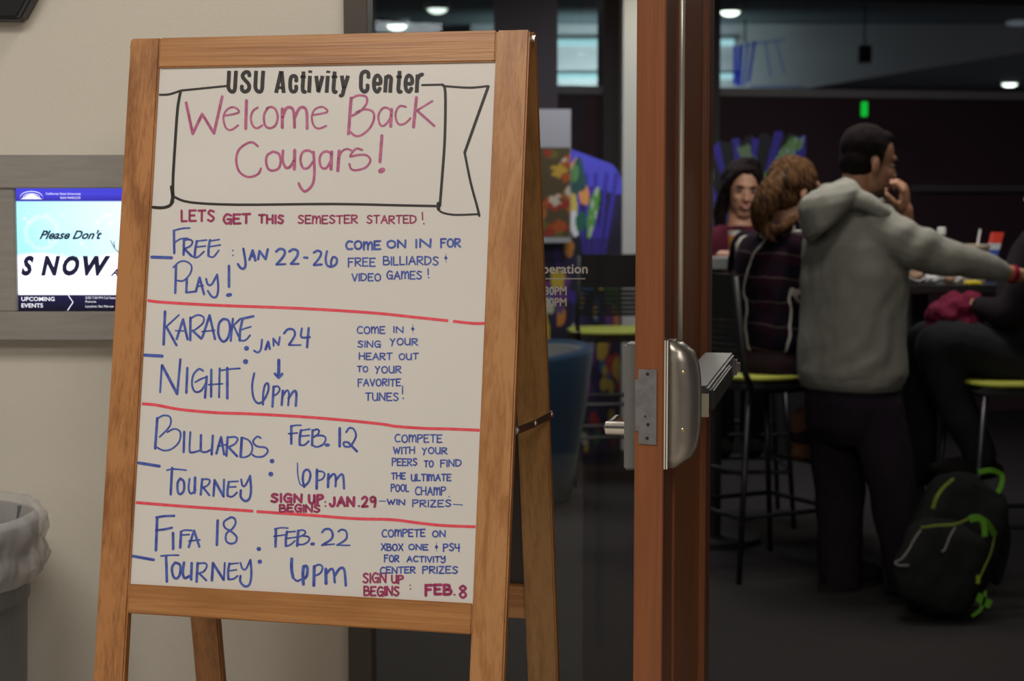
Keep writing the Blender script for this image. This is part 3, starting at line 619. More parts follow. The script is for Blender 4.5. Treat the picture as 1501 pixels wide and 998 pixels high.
bg = MB().rings([circ(r_, z_, NB, lambda a, k=k, m_=m_: wr2(a, k)*m_) for r_, z_, k, m_ in ((.235, .64, 0, 1), (.25, .74, 1, 1), (.262, RZ+.014, 2, .8), (.276, RZ+.018, 2.2, .9), (.286, RZ, 2.6, 1), (.286, RZ-.025, 3.2, 1.5), (.277, RZ-.045, 3.6, 1.2),
    (.280, RZ-.06, 4.1, 1.8), (.286, RZ-.08, 4.6, 1.8), (.279, RZ-.10, 5.0, 1.6), (.268, RZ-.115, 5.4, 1))], True, False)
bg.build('bag_liner', M_bag, binn, smooth=True, label='translucent crinkled plastic liner over the rim')
# ---------------------------------------------------------------- far partition
def FY(x): return 11.0 + .24*x
FD = V(1, .24, 0).normalized(); FN = V(FD.y, -FD.x, 0)
def FPt(u, v):                                             # point on the far partition plane
    d = ray(u, v); o = V(0, 0, CH); q = V(0, 11.0, 0); t = (q-o).dot(FN)/d.dot(FN); return o + d*t
def fbar(mb, u0, u1, v0, v1, th=.05):
    p0, p1 = FPt(u0, v1), FPt(u1, v0)
    s0 = (p0-V(0, 11, 0)).dot(FD); s1 = (p1-V(0, 11, 0)).dot(FD); o = V(0, 11, 0)
    return mb.obox(o, FD, FN, Z, s0, s1, -th, th, p0.z, p1.z)
w2 = empty('window_2', (0, 11, 0), kind='structure')
o11 = V(0, 11, 0); zT = FPt(800, 131).z; zH = FPt(1300, 5).z
MB().obox(o11, FD, FN, Z, -3, 5, -.06, .06, zT-.028, zT+.022).build('transom', mat('pale_grey_frame', (.36, .35, .36), .5), w2)
MB().obox(o11, FD, FN, Z, -3, 5, -.08, .08, zH, zH+.25).build('head_beam', M_grey, w2)
for u0, u1 in ((535, 548), (880, 913), (1036, 1050), (1530, 1545)):
    a, b = FPt(u0, 131), FPt(u1, 131); s0, s1 = (a-o11).dot(FD), (b-o11).dot(FD)
    MB().obox(o11, FD, FN, Z, s0, s1, -.07, .07, (1.55 if u0 == 1036 else 0), zH).build('mullion', M_grey, w2)
MB().obox(o11, FD, FN, Z, -3, 5, .0, .008, zT+.02, zH).build('glass', M_glass2, w2)
MB().obox(o11, FD, FN, Z, -3, 5, -.04, .04, 0, zT-.028).build('wall_back', M_dark, kind='structure')
a = FPt(1330, 276); b = FPt(1600, 276)
MB().obox(o11, FD, FN, Z, (a-o11).dot(FD), (b-o11).dot(FD), .04, .08, a.z-.02, a.z+.02).build('trim_1', M_grey, kind='structure')
# columns inside the room
a, b = P(724, 300, 10.2), P(817, 300, 10.2)
MB().box(a.x, b.x, 10.2, 10.5, 0, 2.72).build('trim_2', mat('dark_column', (.05, .035, .05), .6), kind='structure')
a, b = P(912.5, 300, 9.9), P(990, 300, 9.9)
MB().box(a.x, b.x, 9.9, 10.2, 0, 2.72).build('trim_3', mat('column_paint', (.66, .65, .61), .7), kind='structure')
area('column_light', (.85, 9.45, 2.66), .2, 5, (1, .92, .78))
# hall beyond: ceiling, lit bulkhead, downlights
MB().box(-4, 10, 11.4, 31, 3.25, 3.35).build('ceiling_hall', mat('hall_ceiling', (.16, .17, .18), .9), kind='structure')
MB().box(-4, 10, 30.9, 31, 0, 3.3).build('wall_hall', M_dark, kind='structure')
def HP(u, v, Y): return P(u, v, Y)
bh = MB()
Yb = 19.5
ptop, pbot = HP(900, 56, Yb).z, HP(900, 129, Yb).z
pa, pb_, pc = HP(690, 60, Yb), HP(1185, 129, Yb), HP(1520, 74, 23.5)
pc = HP(1530, 70, Yb)
bh.prism([V(pa.x, Yb, pbot), V(pb_.x, Yb, pbot), V(pc.x, Yb, pc.z), V(pc.x, Yb, 3.25), V(pa.x, Yb, 3.25)], (0, .2, 0))
bh.build('trim_4', mat('bulkhead_paint', (.62, .56, .56), .8), kind='structure')
for v0, v1 in ((58, 66), (108, 115)):
    z1, z0 = HP(900, v0, Yb-.05).z, HP(900, v1, Yb-.05).z
    MB().box(pa.x, HP(1075, 90, Yb).x, Yb-.06, Yb, z0, z1).build('cove_tube', glow('cove_glow', (.62, .95, 1), .75), tag(empty('cove_light', (0, Yb, z0)), 'pale cyan cove light strip on the far bulkhead, ' + ('upper one' if v0 < 90 else 'lower one'), 'light', 'cove light strips on the bulkhead'))
rbn = empty('ribbon_streamer', HP(1092, 60, 19.0), 'blue streamers hanging from the far ceiling near the pale cove', 'decoration')
MB().tube([HP(1092, 62, 19.0), V(HP(1092, 62, 19.0).x, 19.0, 3.26)], .01, 6).build('cord', M_black, rbn)
M_rib = mat('blue_ribbon', (.02, .05, .75), .5, emit=(.02, .06, .5), es=0)
for a, b, ww in (((1078, 68), (1077, 124), 5), ((1086, 66), (1083, 126), 6), ((1096, 62), (1090, 126), 3), ((1106, 60), (1097, 120), 4), ((1122, 62), (1130, 112), 1.5), ((1138, 62), (1150, 108), 1.2), ((1075, 68), (1150, 58), 1.6), ((1100, 126), (1180, 128), 1.6)):
    p, q = HP(*a, 19.0), HP(*b, 19.0); d = (q-p).normalized(); n = V(-d.z, 0, d.x)*(ww/2/138)
    MB().prism([p-n, q-n, q+n, p+n], (0, .004, 0)).build('streamer', M_rib, rbn)
for (u, v, r, s_) in ((582, 33, .13, 5), (641, 8, .12, 2.2), (1070, 12, .12, 4), (1480, 120, .15, 5)):
    d = ray(u, v); t = (3.22-CH)/d.z; c = V(0, 0, CH)+d*t
    L = empty('downlight', c, {582: 'bright recessed downlight above the easel top', 641: 'dimmer recessed downlight at the top edge above easel', 1070: 'recessed downlight just right of the wooden door top', 1480: 'recessed downlight at far right above the transom'}[u], 'light', 'recessed downlights in the far ceiling')
    MB().rings([[c+V(R_*math.cos(a), R_*math.sin(a), z_) for a in [2*PI*k/20 for k in range(20)]] for R_, z_ in ((r*1.05, .03), (r*1.05, -.03), (r*.8, -.035))]).build('trim_ring', M_white, L)
    MB().ell(c+V(0, 0, -.03), [V(r*.8, 0, 0), V(0, r*.8, 0), V(0, 0, .05)], 16, 8).build('bulb', glow('downlight_glow_%d' % u, (1, 1, .86), s_), L, smooth=True)
for (u, v) in ((1367, 60), (1492, 34)):
    d = ray(u, v); t = (3.22-CH)/d.z; c = V(0, 0, CH)+d*t
    o = MB().ell(c, [V(.13, 0, 0), V(0, .13, 0), V(0, 0, .03)], 16, 8).build('faint_ceiling_light', glow('dim_disc', (.10, .10, .11), 1), smooth=True, origin=c)  # faint far hall lights, modelled as dim glowing discs
    tag(o, 'faint pale ceiling disc ' + ('right of the black hanging speaker' if u < 1400 else 'at the extreme upper right'), 'light', 'faint ceiling discs in the far hall')
c = HP(1267, 80, 17)
sp = empty('hanging_speaker', c, 'small black speaker box hanging in front of the grey bulkhead', 'speaker')
MB().box(c.x-.06, c.x+.06, c.y-.05, c.y+.05, c.z-.085, c.z+.085).build('cabinet', M_black, sp, bevel=.008)
MB().tube([c+V(0, 0, .08), V(c.x, c.y, 3.25)], .008, 8).build('bracket', M_black, sp)
MB().box(c.x-.05, c.x+.05, c.y-.056, c.y-.05, c.z-.088, c.z-.075).build('trim', M_white, sp)
c = P(1267, 160, 10.95)
ex = empty('exit_lamp', c, 'small green glowing lamp on the dark back wall', 'light')
MB().box(c.x-.018, c.x+.018, c.y-.02, c.y+.02, c.z-.045, c.z+.045).build('lens', glow('exit_green', (.0, .42, .03), 1), ex, bevel=.005)
MB().box(c.x-.022, c.x+.022, c.y+.02, c.y+.05, c.z-.05, c.z+.05).build('base', M_black, ex)
# ---------------------------------------------------------------- mural boards and poster
rm = random.Random(11)
PAL = [lin(c) for c in ((215, 60, 40), (235, 200, 60), (240, 150, 60), (60, 110, 170), (225, 215, 190), (60, 130, 60), (120, 60, 140))]
blobs = [(rm.random(), .42+.55*rm.random(), .025+.05*rm.random(), rm.choice(PAL)) for _ in range(120)]
top_blobs = [(0.60, .10, .05, lin((235, 170, 110))), (0.67, .17, .05, lin((225, 150, 90))), (0.58, .20, .05, lin((215, 190, 90))), (0.60, .26, .05, lin((225, 225, 230))), (0.55, .33, .04, lin((230, 150, 60))), (0.66, .25, .05, lin((30, 95, 75))), (0.63, .12, .07, lin((40, 80, 80))), (.6, .1, .03, lin((90, 140, 80)))]
def mur_l(s, t):
    n = noise.noise(V(s*7, t*9, 1)); c = mixc((.008, .006, .03), (.03, .02, .12), n+.4)
    if t < .11+.10*(s-.4): c = lin((82, 80, 210))
    elif abs(math.hypot((s-.62)*1.2, (t-.30)*1.1) - .21 - .02*n) < .02: c = lin((70, 45, 160))
    for k in range(5):
        if abs((s-.60-k*.09)-(t-.1)*(.35-.2*k)) < .018 and .1 < t < .42: c = lin((60, 50, 170))
    g = math.hypot((s-.76+(t-.22)*.55)*1.9, (t-.22)*.9)
    if g < .085+.04*n: c = lin((85, 150, 55)) if noise.noise(V(s*30, t*30, 5)) > -.1 else lin((170, 190, 170))
    for (a, b, r, q) in top_blobs:
        if math.hypot((s-a)*.8, t-b) < r*(.8+.4*noise.noise(V(s*14, t*14, a))): c = q
    if t > .40:
        for (a, b, r, q) in blobs:
            fade = 1 if s < .6 else .75
            if math.hypot((s-a)*.8, t-b) < r*fade*(.7+.6*noise.noise(V(s*16, t*16, a*9))): c = q
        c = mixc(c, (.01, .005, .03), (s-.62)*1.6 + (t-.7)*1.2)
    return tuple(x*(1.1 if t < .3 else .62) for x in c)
M_mur = mat('mural_paint', (0, 0, 0), .7, attr='paint')
def board(name, u0, u1, v0, Y, fn, topf, label, cat, nx=110, nz=170, zbot=.02, th=.03):
    x0, x1 = P(u0, 300, Y).x, P(u1, 300, Y).x; z1 = P(800, v0, Y).z
    mb = MB(); cs = []
    for k in (0, 1):
        for j in range(nz+1):
            for i in range(nx+1):
                s = i/nx; zt_ = z1 - topf(s); z_ = zbot + (zt_-zbot)*j/nz
                mb.v.append((x0+(x1-x0)*s, Y+k*th, z_)); cs += [*fn(s, (z1-z_)/(z1-zbot)), 1]
    M_ = (nx+1)*(nz+1)
    for j in range(nz):
        for i in range(nx):
            a = j*(nx+1)+i; mb.f.append((a, a+1, a+nx+2, a+nx+1))
    for j in range(nz):
        for a in (j*(nx+1), j*(nx+1)+nx): mb.f.append((a, a+nx+1, M_+a+nx+1, M_+a))
    for i in range(nx):
        for a in (i, nz*(nx+1)+i): mb.f.append((a, a+1, M_+a+1, M_+a))
    mb.f.append((M_, M_+nx, M_+nx+nz*(nx+1), M_+nz*(nx+1)))
    o = mb.build(name, M_mur, origin=V((x0+x1)/2, Y, 0)); 
    at = o.data.color_attributes.new('paint', 'FLOAT_COLOR', 'POINT')
    n = len(o.data.vertices)
    if n*4 == len(cs): at.data.foreach_set('color', cs)
    return tag(o, label, cat, 'painted mural boards along the back')
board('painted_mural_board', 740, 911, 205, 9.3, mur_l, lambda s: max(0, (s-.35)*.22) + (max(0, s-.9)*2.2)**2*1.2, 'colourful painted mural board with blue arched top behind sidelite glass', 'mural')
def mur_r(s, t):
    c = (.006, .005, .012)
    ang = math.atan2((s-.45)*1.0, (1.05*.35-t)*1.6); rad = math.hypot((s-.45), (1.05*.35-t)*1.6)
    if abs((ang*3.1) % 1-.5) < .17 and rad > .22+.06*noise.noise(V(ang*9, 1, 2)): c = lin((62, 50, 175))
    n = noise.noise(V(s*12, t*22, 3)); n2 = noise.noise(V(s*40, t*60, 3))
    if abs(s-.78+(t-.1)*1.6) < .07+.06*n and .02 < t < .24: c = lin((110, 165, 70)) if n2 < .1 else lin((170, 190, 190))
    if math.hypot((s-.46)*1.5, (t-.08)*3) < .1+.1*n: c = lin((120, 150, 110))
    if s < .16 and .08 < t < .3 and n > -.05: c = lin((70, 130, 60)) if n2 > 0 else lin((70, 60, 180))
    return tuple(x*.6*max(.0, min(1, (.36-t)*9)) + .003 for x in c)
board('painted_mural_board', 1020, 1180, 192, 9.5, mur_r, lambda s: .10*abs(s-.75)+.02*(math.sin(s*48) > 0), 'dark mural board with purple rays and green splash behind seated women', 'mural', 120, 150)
rp = random.Random(5); PB = [(rp.random(), rp.random(), .03+.06*rp.random(), rp.choice([lin(c) for c in ((200, 90, 30), (225, 180, 60), (180, 50, 30), (120, 110, 40), (60, 60, 40), (235, 215, 190), (210, 120, 40))])) for _ in range(110)]
def post(s, t):
    c = lin((95, 78, 45))
    for (a, b, r, q) in PB:
        if b > .45 or a < .15 or (a > .8 and b < .35) or b < .12:
            if math.hypot((s-a)*.7, t-b) < r*(.8+.5*noise.noise(V(s*20, t*20, a*7))): c = q
    return tuple(x*.6 for x in c)
yp = 9.22
x0, x1 = P(722, 300, yp).x, P(836.5, 300, yp).x
po = empty('poster_stand', ((x0+x1)/2, yp, 0), 'tall display stand with autumn leaf photo print and blank pale header', 'poster stand')
MB().box(x0, x1, yp, yp+.03, P(0, 356, yp).z, P(0, 160, yp).z).build('panel', mat('pale_panel', (.33, .32, .35), .6), po, bevel=.002)
color_grid('photo_print', x0+.005, x1-.003, P(0, 347, yp).z, P(0, 216, yp).z, yp-.002, 60, 80, post, po, mat('print_paper', (0, 0, 0), .5, attr='paint'), label='orange and brown foliage photo print')
MB().tube([V((x0+x1)/2, yp+.04, 0), V((x0+x1)/2, yp+.04, P(0, 200, yp).z)], .015, 10).build('post', M_grey, po)
MB().box(x0, x1, yp-.04, yp+.06, 0, .012).build('base', M_grey, po, bevel=.003)
# ---------------------------------------------------------------- blue tub chair
cc = P(757, 700, 8.25); cc.z = 0; RR = .355
tub = empty('tub_armchair', cc, 'blue rounded tub armchair with grey inside behind the glass', 'armchair')
M_blue = mat('blue_fabric', (.014, .042, .088), .85, noise_amt=.15, nscale=300, sheen=.2); M_gin = mat('grey_inner_fabric', (.17, .17, .165), .9, noise_amt=.2, nscale=200)
def tring(r, zf, n=48): return [cc + V(r*math.cos(a), r*math.sin(a), zf(a)) for a in [2*PI*k/n for k in range(n)]]
rim = lambda a: .66 + .07*(math.cos(a-.5)*.5+.5)
o_ = MB().rings([tring(.24, lambda a: .02), tring(.262, lambda a: .03), tring(.285, lambda a: .2), tring(.325, lambda a: .45), tring(RR, lambda a: rim(a)-.02), tring(RR-.01, rim), tring(RR-.035, lambda a: rim(a)+.004), tring(RR-.06, lambda a: rim(a)-.01), tring(.27, lambda a: .42)])
o_.build('shell', M_blue, tub, smooth=True)
MB().rings([tring(.272, lambda a: .40), tring(RR-.055, lambda a: rim(a)-.012), tring(RR-.075, lambda a: rim(a)-.02), tring(.25, lambda a: .42)]).build('inner_lining', M_gin, tub, smooth=True)
MB().rings([tring(.2, lambda a: .38), tring(.262, lambda a: .40), tring(.264, lambda a: .44), tring(.24, lambda a: .465), tring(.1, lambda a: .47)]).build('seat_cushion', M_gin, tub, smooth=True)
MB().rings([tring(.18, lambda a: 0), tring(.19, lambda a: .02)]).build('base_plate', M_black, tub)
# ---------------------------------------------------------------- stools
M_seat = mat('lime_seat', (.34, .36, .045), .6); M_mesh = mat('black_mesh_back', (.018, .019, .021), .5); M_leg = mat('stool_leg_metal', (.045, .045, .05), .35, .8)
M_leg2 = mat('stool_leg_chrome', (.16, .16, .17), .3, 1)
def stool(x, y, yaw, label, seat=M_seat, sc=1.0):
    c = V(x, y, 0); fx_, fy_ = V(math.cos(yaw), math.sin(yaw), 0), V(-math.sin(yaw), math.cos(yaw), 0)   # fx_ = forward
    r = empty('bar_stool', c, label, 'stool', 'tall bar stools with lime seats')
    q = lambda f, l, z: c + fx_*f*sc + fy_*l*sc + Z*z
    H = .735
    pts = []
    R = []
    for zz, k in ((H, .94), (H+.006, 1), (H+.014, 1), (H+.020, .95)):
        R.append([q(.205*k*(abs(math.cos(a))**.6)*(1 if math.cos(a) > 0 else -1), .215*k*(abs(math.sin(a))**.6)*(1 if math.sin(a) > 0 else -1), zz) for a in [2*PI*i/32 for i in range(32)]])
    MB().rings(R).build('seat_pad', seat, r, smooth=False, bevel=.003)
    MB().obox(q(0, 0, 0), fx_, fy_, Z, -.19, .19, -.2, .2, H-.035, H).build('seat_shell', M_mesh, r, bevel=.012)
    for sf in (-1, 1):
        for sl in (-1, 1):
            MB().tube([q(sf*.17, sl*.18, H-.03), q(sf*.235, sl*.225, 0.0)], [.0125, .0105], 10).build('leg', M_leg, r, smooth=True)
    for zz, k in ((.24, .217), (.40, .202)):
        for s in (-1, 1):
            MB().tube([q(s*k, -k*.97, zz), q(s*k, k*.97, zz)], .009, 8).build('footrest_bar', M_leg, r)
        if zz < .3:
            for s in (-1, 1): MB().tube([q(-k, s*k*.97, zz), q(k, s*k*.97, zz)], .009, 8).build('footrest_bar', M_leg, r)
    # back: curved frame with horizontal slats
    def bp_(l, z, dn=0): return q(-.205 - .05*(z-H)/.4 + .035*(1-(l/.21)**2)*-1 + dn, l, z)
    top, bot = H+.40, H+.10
    R = []
    ls = [-.21+.42*i/14 for i in range(15)]
    def panel(z0, z1, nm, kind=None, th=.011):
        m_ = MB(); front = [[bp_(l, z, 0) for l in ls] for z in (z0, z1)]; back = [[bp_(l, z, -th) for l in ls] for z in (z0, z1)]
        return m_, front, back
    def addp(m_, z0, z1, th=.012):
        n = len(ls); vs = [bp_(l, z0, 0) for l in ls]+[bp_(l, z1, 0) for l in ls]+[bp_(l, z0, -th) for l in ls]+[bp_(l, z1, -th) for l in ls]; fs = []
        for i in range(n-1):
            fs += [(i, i+1, n+i+1, n+i), (2*n+i+1, 2*n+i, 3*n+i, 3*n+i+1), (n+i, n+i+1, 3*n+i+1, 3*n+i), (i+1, i, 2*n+i, 2*n+i+1)]
        fs += [(0, n, 3*n, 2*n), (n-1, 2*n+n-1, 3*n+n-1, 2*n-1)]
        m_.add(vs, fs)
    m_ = MB(); addp(m_, H+.235, top); m_.build('backrest', M_mesh, r)
    for k in range(6):
        m_ = MB(); addp(m_, bot+.0222*k, bot+.0222*k+.0185, .008); m_.build('back_slat', M_mesh, r)
    for s in (-1, 1):
        MB().tube([q(-.17, s*.20, H-.02), bp_(s*.212, H+.05, -.004), bp_(s*.213, top-.01, -.004)], .012, 10).build('back_post', M_mesh, r, smooth=True)
    return r
s1 = P(897, 485, 8.87); stool(s1.x, 8.87, math.radians(98), 'black slatted bar stool with lime seat behind the glass')
s2 = P(1112, 550, 6.72); stool(s2.x, 6.75, math.radians(28), 'dark slatted bar stool under the woman in plaid')
s3 = P(1484, 560, 6.5); stool(s3.x, 6.5, math.radians(186), 'dark bar stool with lime seat at right edge beside backpack')
# ---------------------------------------------------------------- tables
M_top = mat('black_tabletop', (.02, .02, .022), .3); M_top2 = mat('grey_tabletop', (.15, .16, .16), .35)
a = P(1325, 418, 6.75); tz = a.z
tb = empty('high_table', (P(1390, 400, 6.9).x, 7.05, 0), 'black high table cluttered with papers and drinks at right', 'table')
tx0, tx1 = P(1318, 416, 6.8).x, P(1318, 416, 6.8).x+1.25
MB().box(tx0, tx1, 6.75, 7.40, tz-.035, tz).build('tabletop', M_top, tb, bevel=.006)
for u in (1345,):
    c = P(u, 500, 6.95); MB().box(c.x-.033, c.x+.033, c.y-.03, c.y+.03, 0.02, tz-.03).build('post', M_black, tb, bevel=.004)
    MB().box(c.x-.05, c.x+.05, 6.7, 7.4, 0, .03).build('foot', M_black, tb, bevel=.005)
MB().box(tx1-.14, tx1-.08, 6.92, 6.98, .02, tz-.03).build('post', M_black, tb, bevel=.004)
MB().box(tx1-.16, tx1-.06, 6.7, 7.4, 0, .03).build('foot', M_black, tb, bevel=.005)
t2z = P(1060, 379, 7.12).z
tb2 = empty('side_table', (P(1050, 400, 7.4).x, 7.4, 0), 'grey topped high table before the woman facing forward', 'table')
ax0, ax1 = P(985, 380, 7.15).x, P(1120, 380, 7.15).x
MB().box(ax0, ax1, 7.12, 7.42, t2z-.045, t2z).build('tabletop', M_top2, tb2, bevel=.005)
MB().tube([V((ax0+ax1)/2, 7.27, .02), V((ax0+ax1)/2, 7.27, t2z-.04)], .035, 14).build('post', M_black, tb2)
MB().tube([V((ax0+ax1)/2, 7.27, 0), V((ax0+ax1)/2, 7.27, .025)], .2, 24).build('base', M_black, tb2)
# things on the tables
def at(u, v, Y, z=None):
    p = P(u, v, Y); 
    if z is not None: p.z = z
    return p
def lathe(mb, c, prof_, n=20): return mb.rings([[c+V(r*math.cos(a), r*math.sin(a), z) for a in [2*PI*k/n for k in range(n)]] for r, z in prof_])
c = at(1079, 372, 7.22, t2z)
cup = empty('paper_cup', c, 'paper cup printed orange and white on grey table', 'cup')
lathe(MB(), c, ((.024, 0), (.033, .105), (.035, .108), (.031, .104), (.022, .01))).build('cup_body', mat('cup_white', (.75, .72, .68), .5), cup)
lathe(MB(), c, ((.0285, .035), (.0335, .09), (.0338, .09), (.0288, .035))).build('cup_print', mat('cup_orange', (.75, .28, .04), .5), cup)
lathe(MB(), c, ((.0265, .02), (.029, .045), (.0293, .045), (.0268, .02))).build('cup_band', mat('cup_red', (.6, .06, .03), .5), cup)
c = at(1379, 400, 7.15, tz)
wb = empty('water_bottle', c, 'clear plastic bottle peeking above the grey sleeve', 'bottle')
M_clear = mat('clear_plastic', (.6, .65, .66), .15); M_clear.node_tree.nodes['Principled BSDF'].inputs['Transmission Weight'].default_value = .6
hz_ = P(1379, 334, 7.15).z - tz
lathe(MB(), c, ((.03, 0), (.032, .01), (.032, hz_*.55), (.028, hz_*.68), (.013, hz_*.86), (.013, hz_*.9))).build('bottle_body', M_clear, wb, smooth=True)
lathe(MB(), c, ((.017, hz_*.88), (.017, hz_), (.012, hz_+.003))).build('cap', mat('white_cap', (.75, .75, .75), .4), wb)
c = at(1428, 400, 7.08, tz)
ft = empty('food_tub', c, 'pale round takeaway tub with straw behind grey sleeve', 'cup')
ht = P(1428, 358, 7.08).z - tz
lathe(MB(), c, ((.045, 0), (.057, ht*.9), (.062, ht*.92), (.062, ht), (.05, ht), (.048, ht*.92))).build('tub', mat('tub_plastic', (.5, .42, .34), .5), ft)
MB().tube([c+V(0, 0, ht*.5), at(1437, 336, 7.08)], .0045, 8).build('straw', mat('white_straw', (.8, .8, .8), .4), ft)
c = at(1459, 395, 7.2, tz)
ct = empty('snack_carton', c, 'red and blue carton tilted beside the takeaway tub', 'carton')
tl_, tr_, bl_, br_ = P(1457, 341, 7.2), P(1472, 341, 7.2), P(1449, 378, 7.2), P(1462, 378, 7.2)
mid = lambda p, q, t: p+(q-p)*t
for nm, t0, t1, m_ in (('carton_top', 0, .42, mat('carton_red', (.7, .05, .03), .5)), ('carton_middle', .42, .68, mat('carton_white', (.55, .58, .65), .5)), ('carton_base', .68, 1.5, mat('carton_blue', (.04, .10, .42), .5))):
    MB().prism([mid(tl_, bl_, t0), mid(tr_, br_, t0), mid(tr_, br_, t1), mid(tl_, bl_, t1)], (0, .05, 0)).build(nm, m_, ct, bevel=.001)
rj = random.Random(8)
M_pap = mat('crumpled_paper', (.55, .55, .57), .7); M_pap2 = mat('brown_wrapper', (.35, .22, .15), .7)
def wrapper(u, v, w_, h_, m_, label, cat='paper', seed=1, name='crumpled_wrapper'):
    c = at(u, v, 6.86, tz); mb = MB(); mb.ell(c+V(0, 0, h_*.48), [V(w_, 0, 0), V(0, w_*.7, 0), V(0, 0, h_*.5)], 18, 12)
    o = mb.build(name, m_, origin=c)
    for vt in o.data.vertices:
        k = noise.noise(vt.co*45+V(seed, 0, 0)); vt.co = vt.co*(1+.45*k); vt.co.z = max(0, vt.co.z)
    return tag(o, label, cat, 'crumpled wrappers on the black table')
wrapper(1327, 405, .022, .085, M_pap, 'upright crumpled white wrapper beside the hoodie', seed=1)
wrapper(1342, 404, .028, .055, M_pap2, 'brown crumpled wrapper on black table', seed=2)
wrapper(1392, 406, .025, .035, M_pap2, 'flattened brown wrapper near yellow packet', seed=7)
wrapper(1404, 404, .022, .045, M_pap, 'small white crumpled wrapper next to yellow packet', seed=4)
wrapper(1366, 404, .03, .035, M_pap, 'flat white crumpled wrapper at table centre', seed=5)
c = at(1426, 412, 6.80, tz); yk = MB(); yk.obox(c, V(1, .1, 0), V(-.1, 1, 0), Z, -.026, .026, -.03, .03, 0, .014)
tag(yk.build('mustard_packet', mat('yellow_packet', (.75, .60, .03), .5), origin=c, bevel=.004), 'bright yellow packet on the edge of black table', 'packet')
cb = MB(); pts = [(1322, 412), (1330, 400), (1345, 398), (1358, 404), (1352, 412), (1338, 413), (1345, 406), (1375, 402), (1390, 408), (1378, 414), (1362, 411), (1372, 404), (1395, 400), (1408, 407)]
cp_ = catmull([tuple(at(u, v, 6.80+.012*i, tz+.006+.02*abs(math.sin(i*1.7)))) for i, (u, v) in enumerate(pts)], 5)
cb.tube([V(*p) for p in cp_], .0042, 6); tag(cb.build('coiled_cable', mat('grey_cable', (.4, .4, .42), .5), origin=at(1365, 410, 6.8, tz)), 'loose pale cable coiled on the black table', 'cable')
cb = MB(); cb.tube([V(*p) for p in catmull([tuple(at(u, v, 6.74)) for u, v in ((1331, 417), (1330, 440), (1327, 468), (1324, 490), (1321, 512))], 5)], .0035, 6)
tag(cb.build('hanging_cable', MATS['grey_cable'], origin=at(1330, 417, 6.74)), 'thin pale cable hanging from table edge beside hoodie', 'cable')
# ---------------------------------------------------------------- people
M_skin = mat('skin_tan', (.36, .175, .105), .55, noise_amt=.1, nscale=60); M_skin2 = mat('skin_fair', (.52, .28, .185), .5, noise_amt=.08, nscale=60)
M_hood = mat('grey_hoodie_fleece', (.26, .255, .23), .95, noise_amt=.14, nscale=240)
M_jean = mat('dark_jeans', (.022, .016, .025), .85, noise_amt=.3, nscale=300)
M_hair = mat('near_black_hair', (.012, .008, .009), .9, noise_amt=.4, nscale=200, stretch=(1, 1, .15))
M_hair2 = mat('brown_hair', (.125, .062, .026), .8, noise_amt=.75, nscale=85, stretch=(1, 1, .13), col2=(.030, .014, .009))
M_shoe = mat('dark_shoe', (.012, .011, .011), .85)
M_eye = mat('eye_white', (.35, .32, .30), .5); M_iris = mat('iris_dark', (.02, .012, .01), .2)
M_lip = mat('lips', (.36, .10, .085), .45); M_brow = mat('eyebrow', (.03, .018, .012), .8)
def head(mb, c, f, up, k=1.0, neck=None):
    f = f.normalized(); l = Vector(up).cross(f).normalized(); u = f.cross(l).normalized()
    q = lambda a, b, d: c + f*a*k + l*b*k + u*d*k
    A = lambda a, b, d: [f*a*k, l*b*k, u*d*k]
    mb.ell(q(-.012, 0, .034), A(.098, .077, .090), 24, 16); mb.ell(q(.028, 0, -.035), A(.066, .061, .086), 20, 14)
    mb.ell(q(.056, 0, -.102), A(.030, .034, .022), 14, 10); mb.ell(q(.022, 0, -.078), A(.055, .053, .035), 16, 10)
    mb.ell(q(.082, 0, .028), A(.014, .046, .014), 14, 8)
    for s in (-1, 1):
        mb.ell(q(.062, s*.034, -.03), A(.026, .022, .022), 12, 8); mb.ell(q(-.004, s*.079, -.018), A(.017, .008, .031), 12, 9)
        mb.ell(q(.096, s*.011, -.036), A(.010, .009, .008), 10, 7)
    mb.cap(q(.088, 0, .006), .009*k, q(.110, 0, -.033), .0125*k, 12)
    mb.ell(q(.089, 0, -.062), A(.012, .023, .006), 12, 8); mb.ell(q(.087, 0, -.073), A(.012, .020, .007), 12, 8)
    if neck is not None: mb.cap(q(-.028, 0, -.06), .054*k, neck, .062*k, 20)
    return q, A
def face(parent, q, A, lips=M_lip, wide=1.0):
    for s in (-1, 1):
        e = MB(); e.ell(q(.0765, s*.030, .003), A(.011, .013, .0052), 14, 9); eo = e.build('eye', M_eye, parent, smooth=True)
        MB().ell(q(.0862, s*.030, .003), A(.0028, .0064, .0056), 12, 8).build('iris', M_iris, eo, smooth=True)
        MB().chain([q(.088, s*.014, .022), q(.093, s*.030, .028), q(.082, s*.048, .020)], [.0032, .0038, .0025]).build('eyebrow', M_brow, parent, smooth=True)
    m = MB(); m.chain([q(.088, -.024, -.066), q(.1005, -.010, -.0655), q(.1005, .010, -.0655), q(.088, .024, -.066)], [.003, .005, .005, .003]); m.chain([q(.090, -.018, -.070), q(.1, 0, -.0735), q(.090, .018, -.070)], [.003, .006, .003])
    m.build('lips', lips, parent, smooth=True)
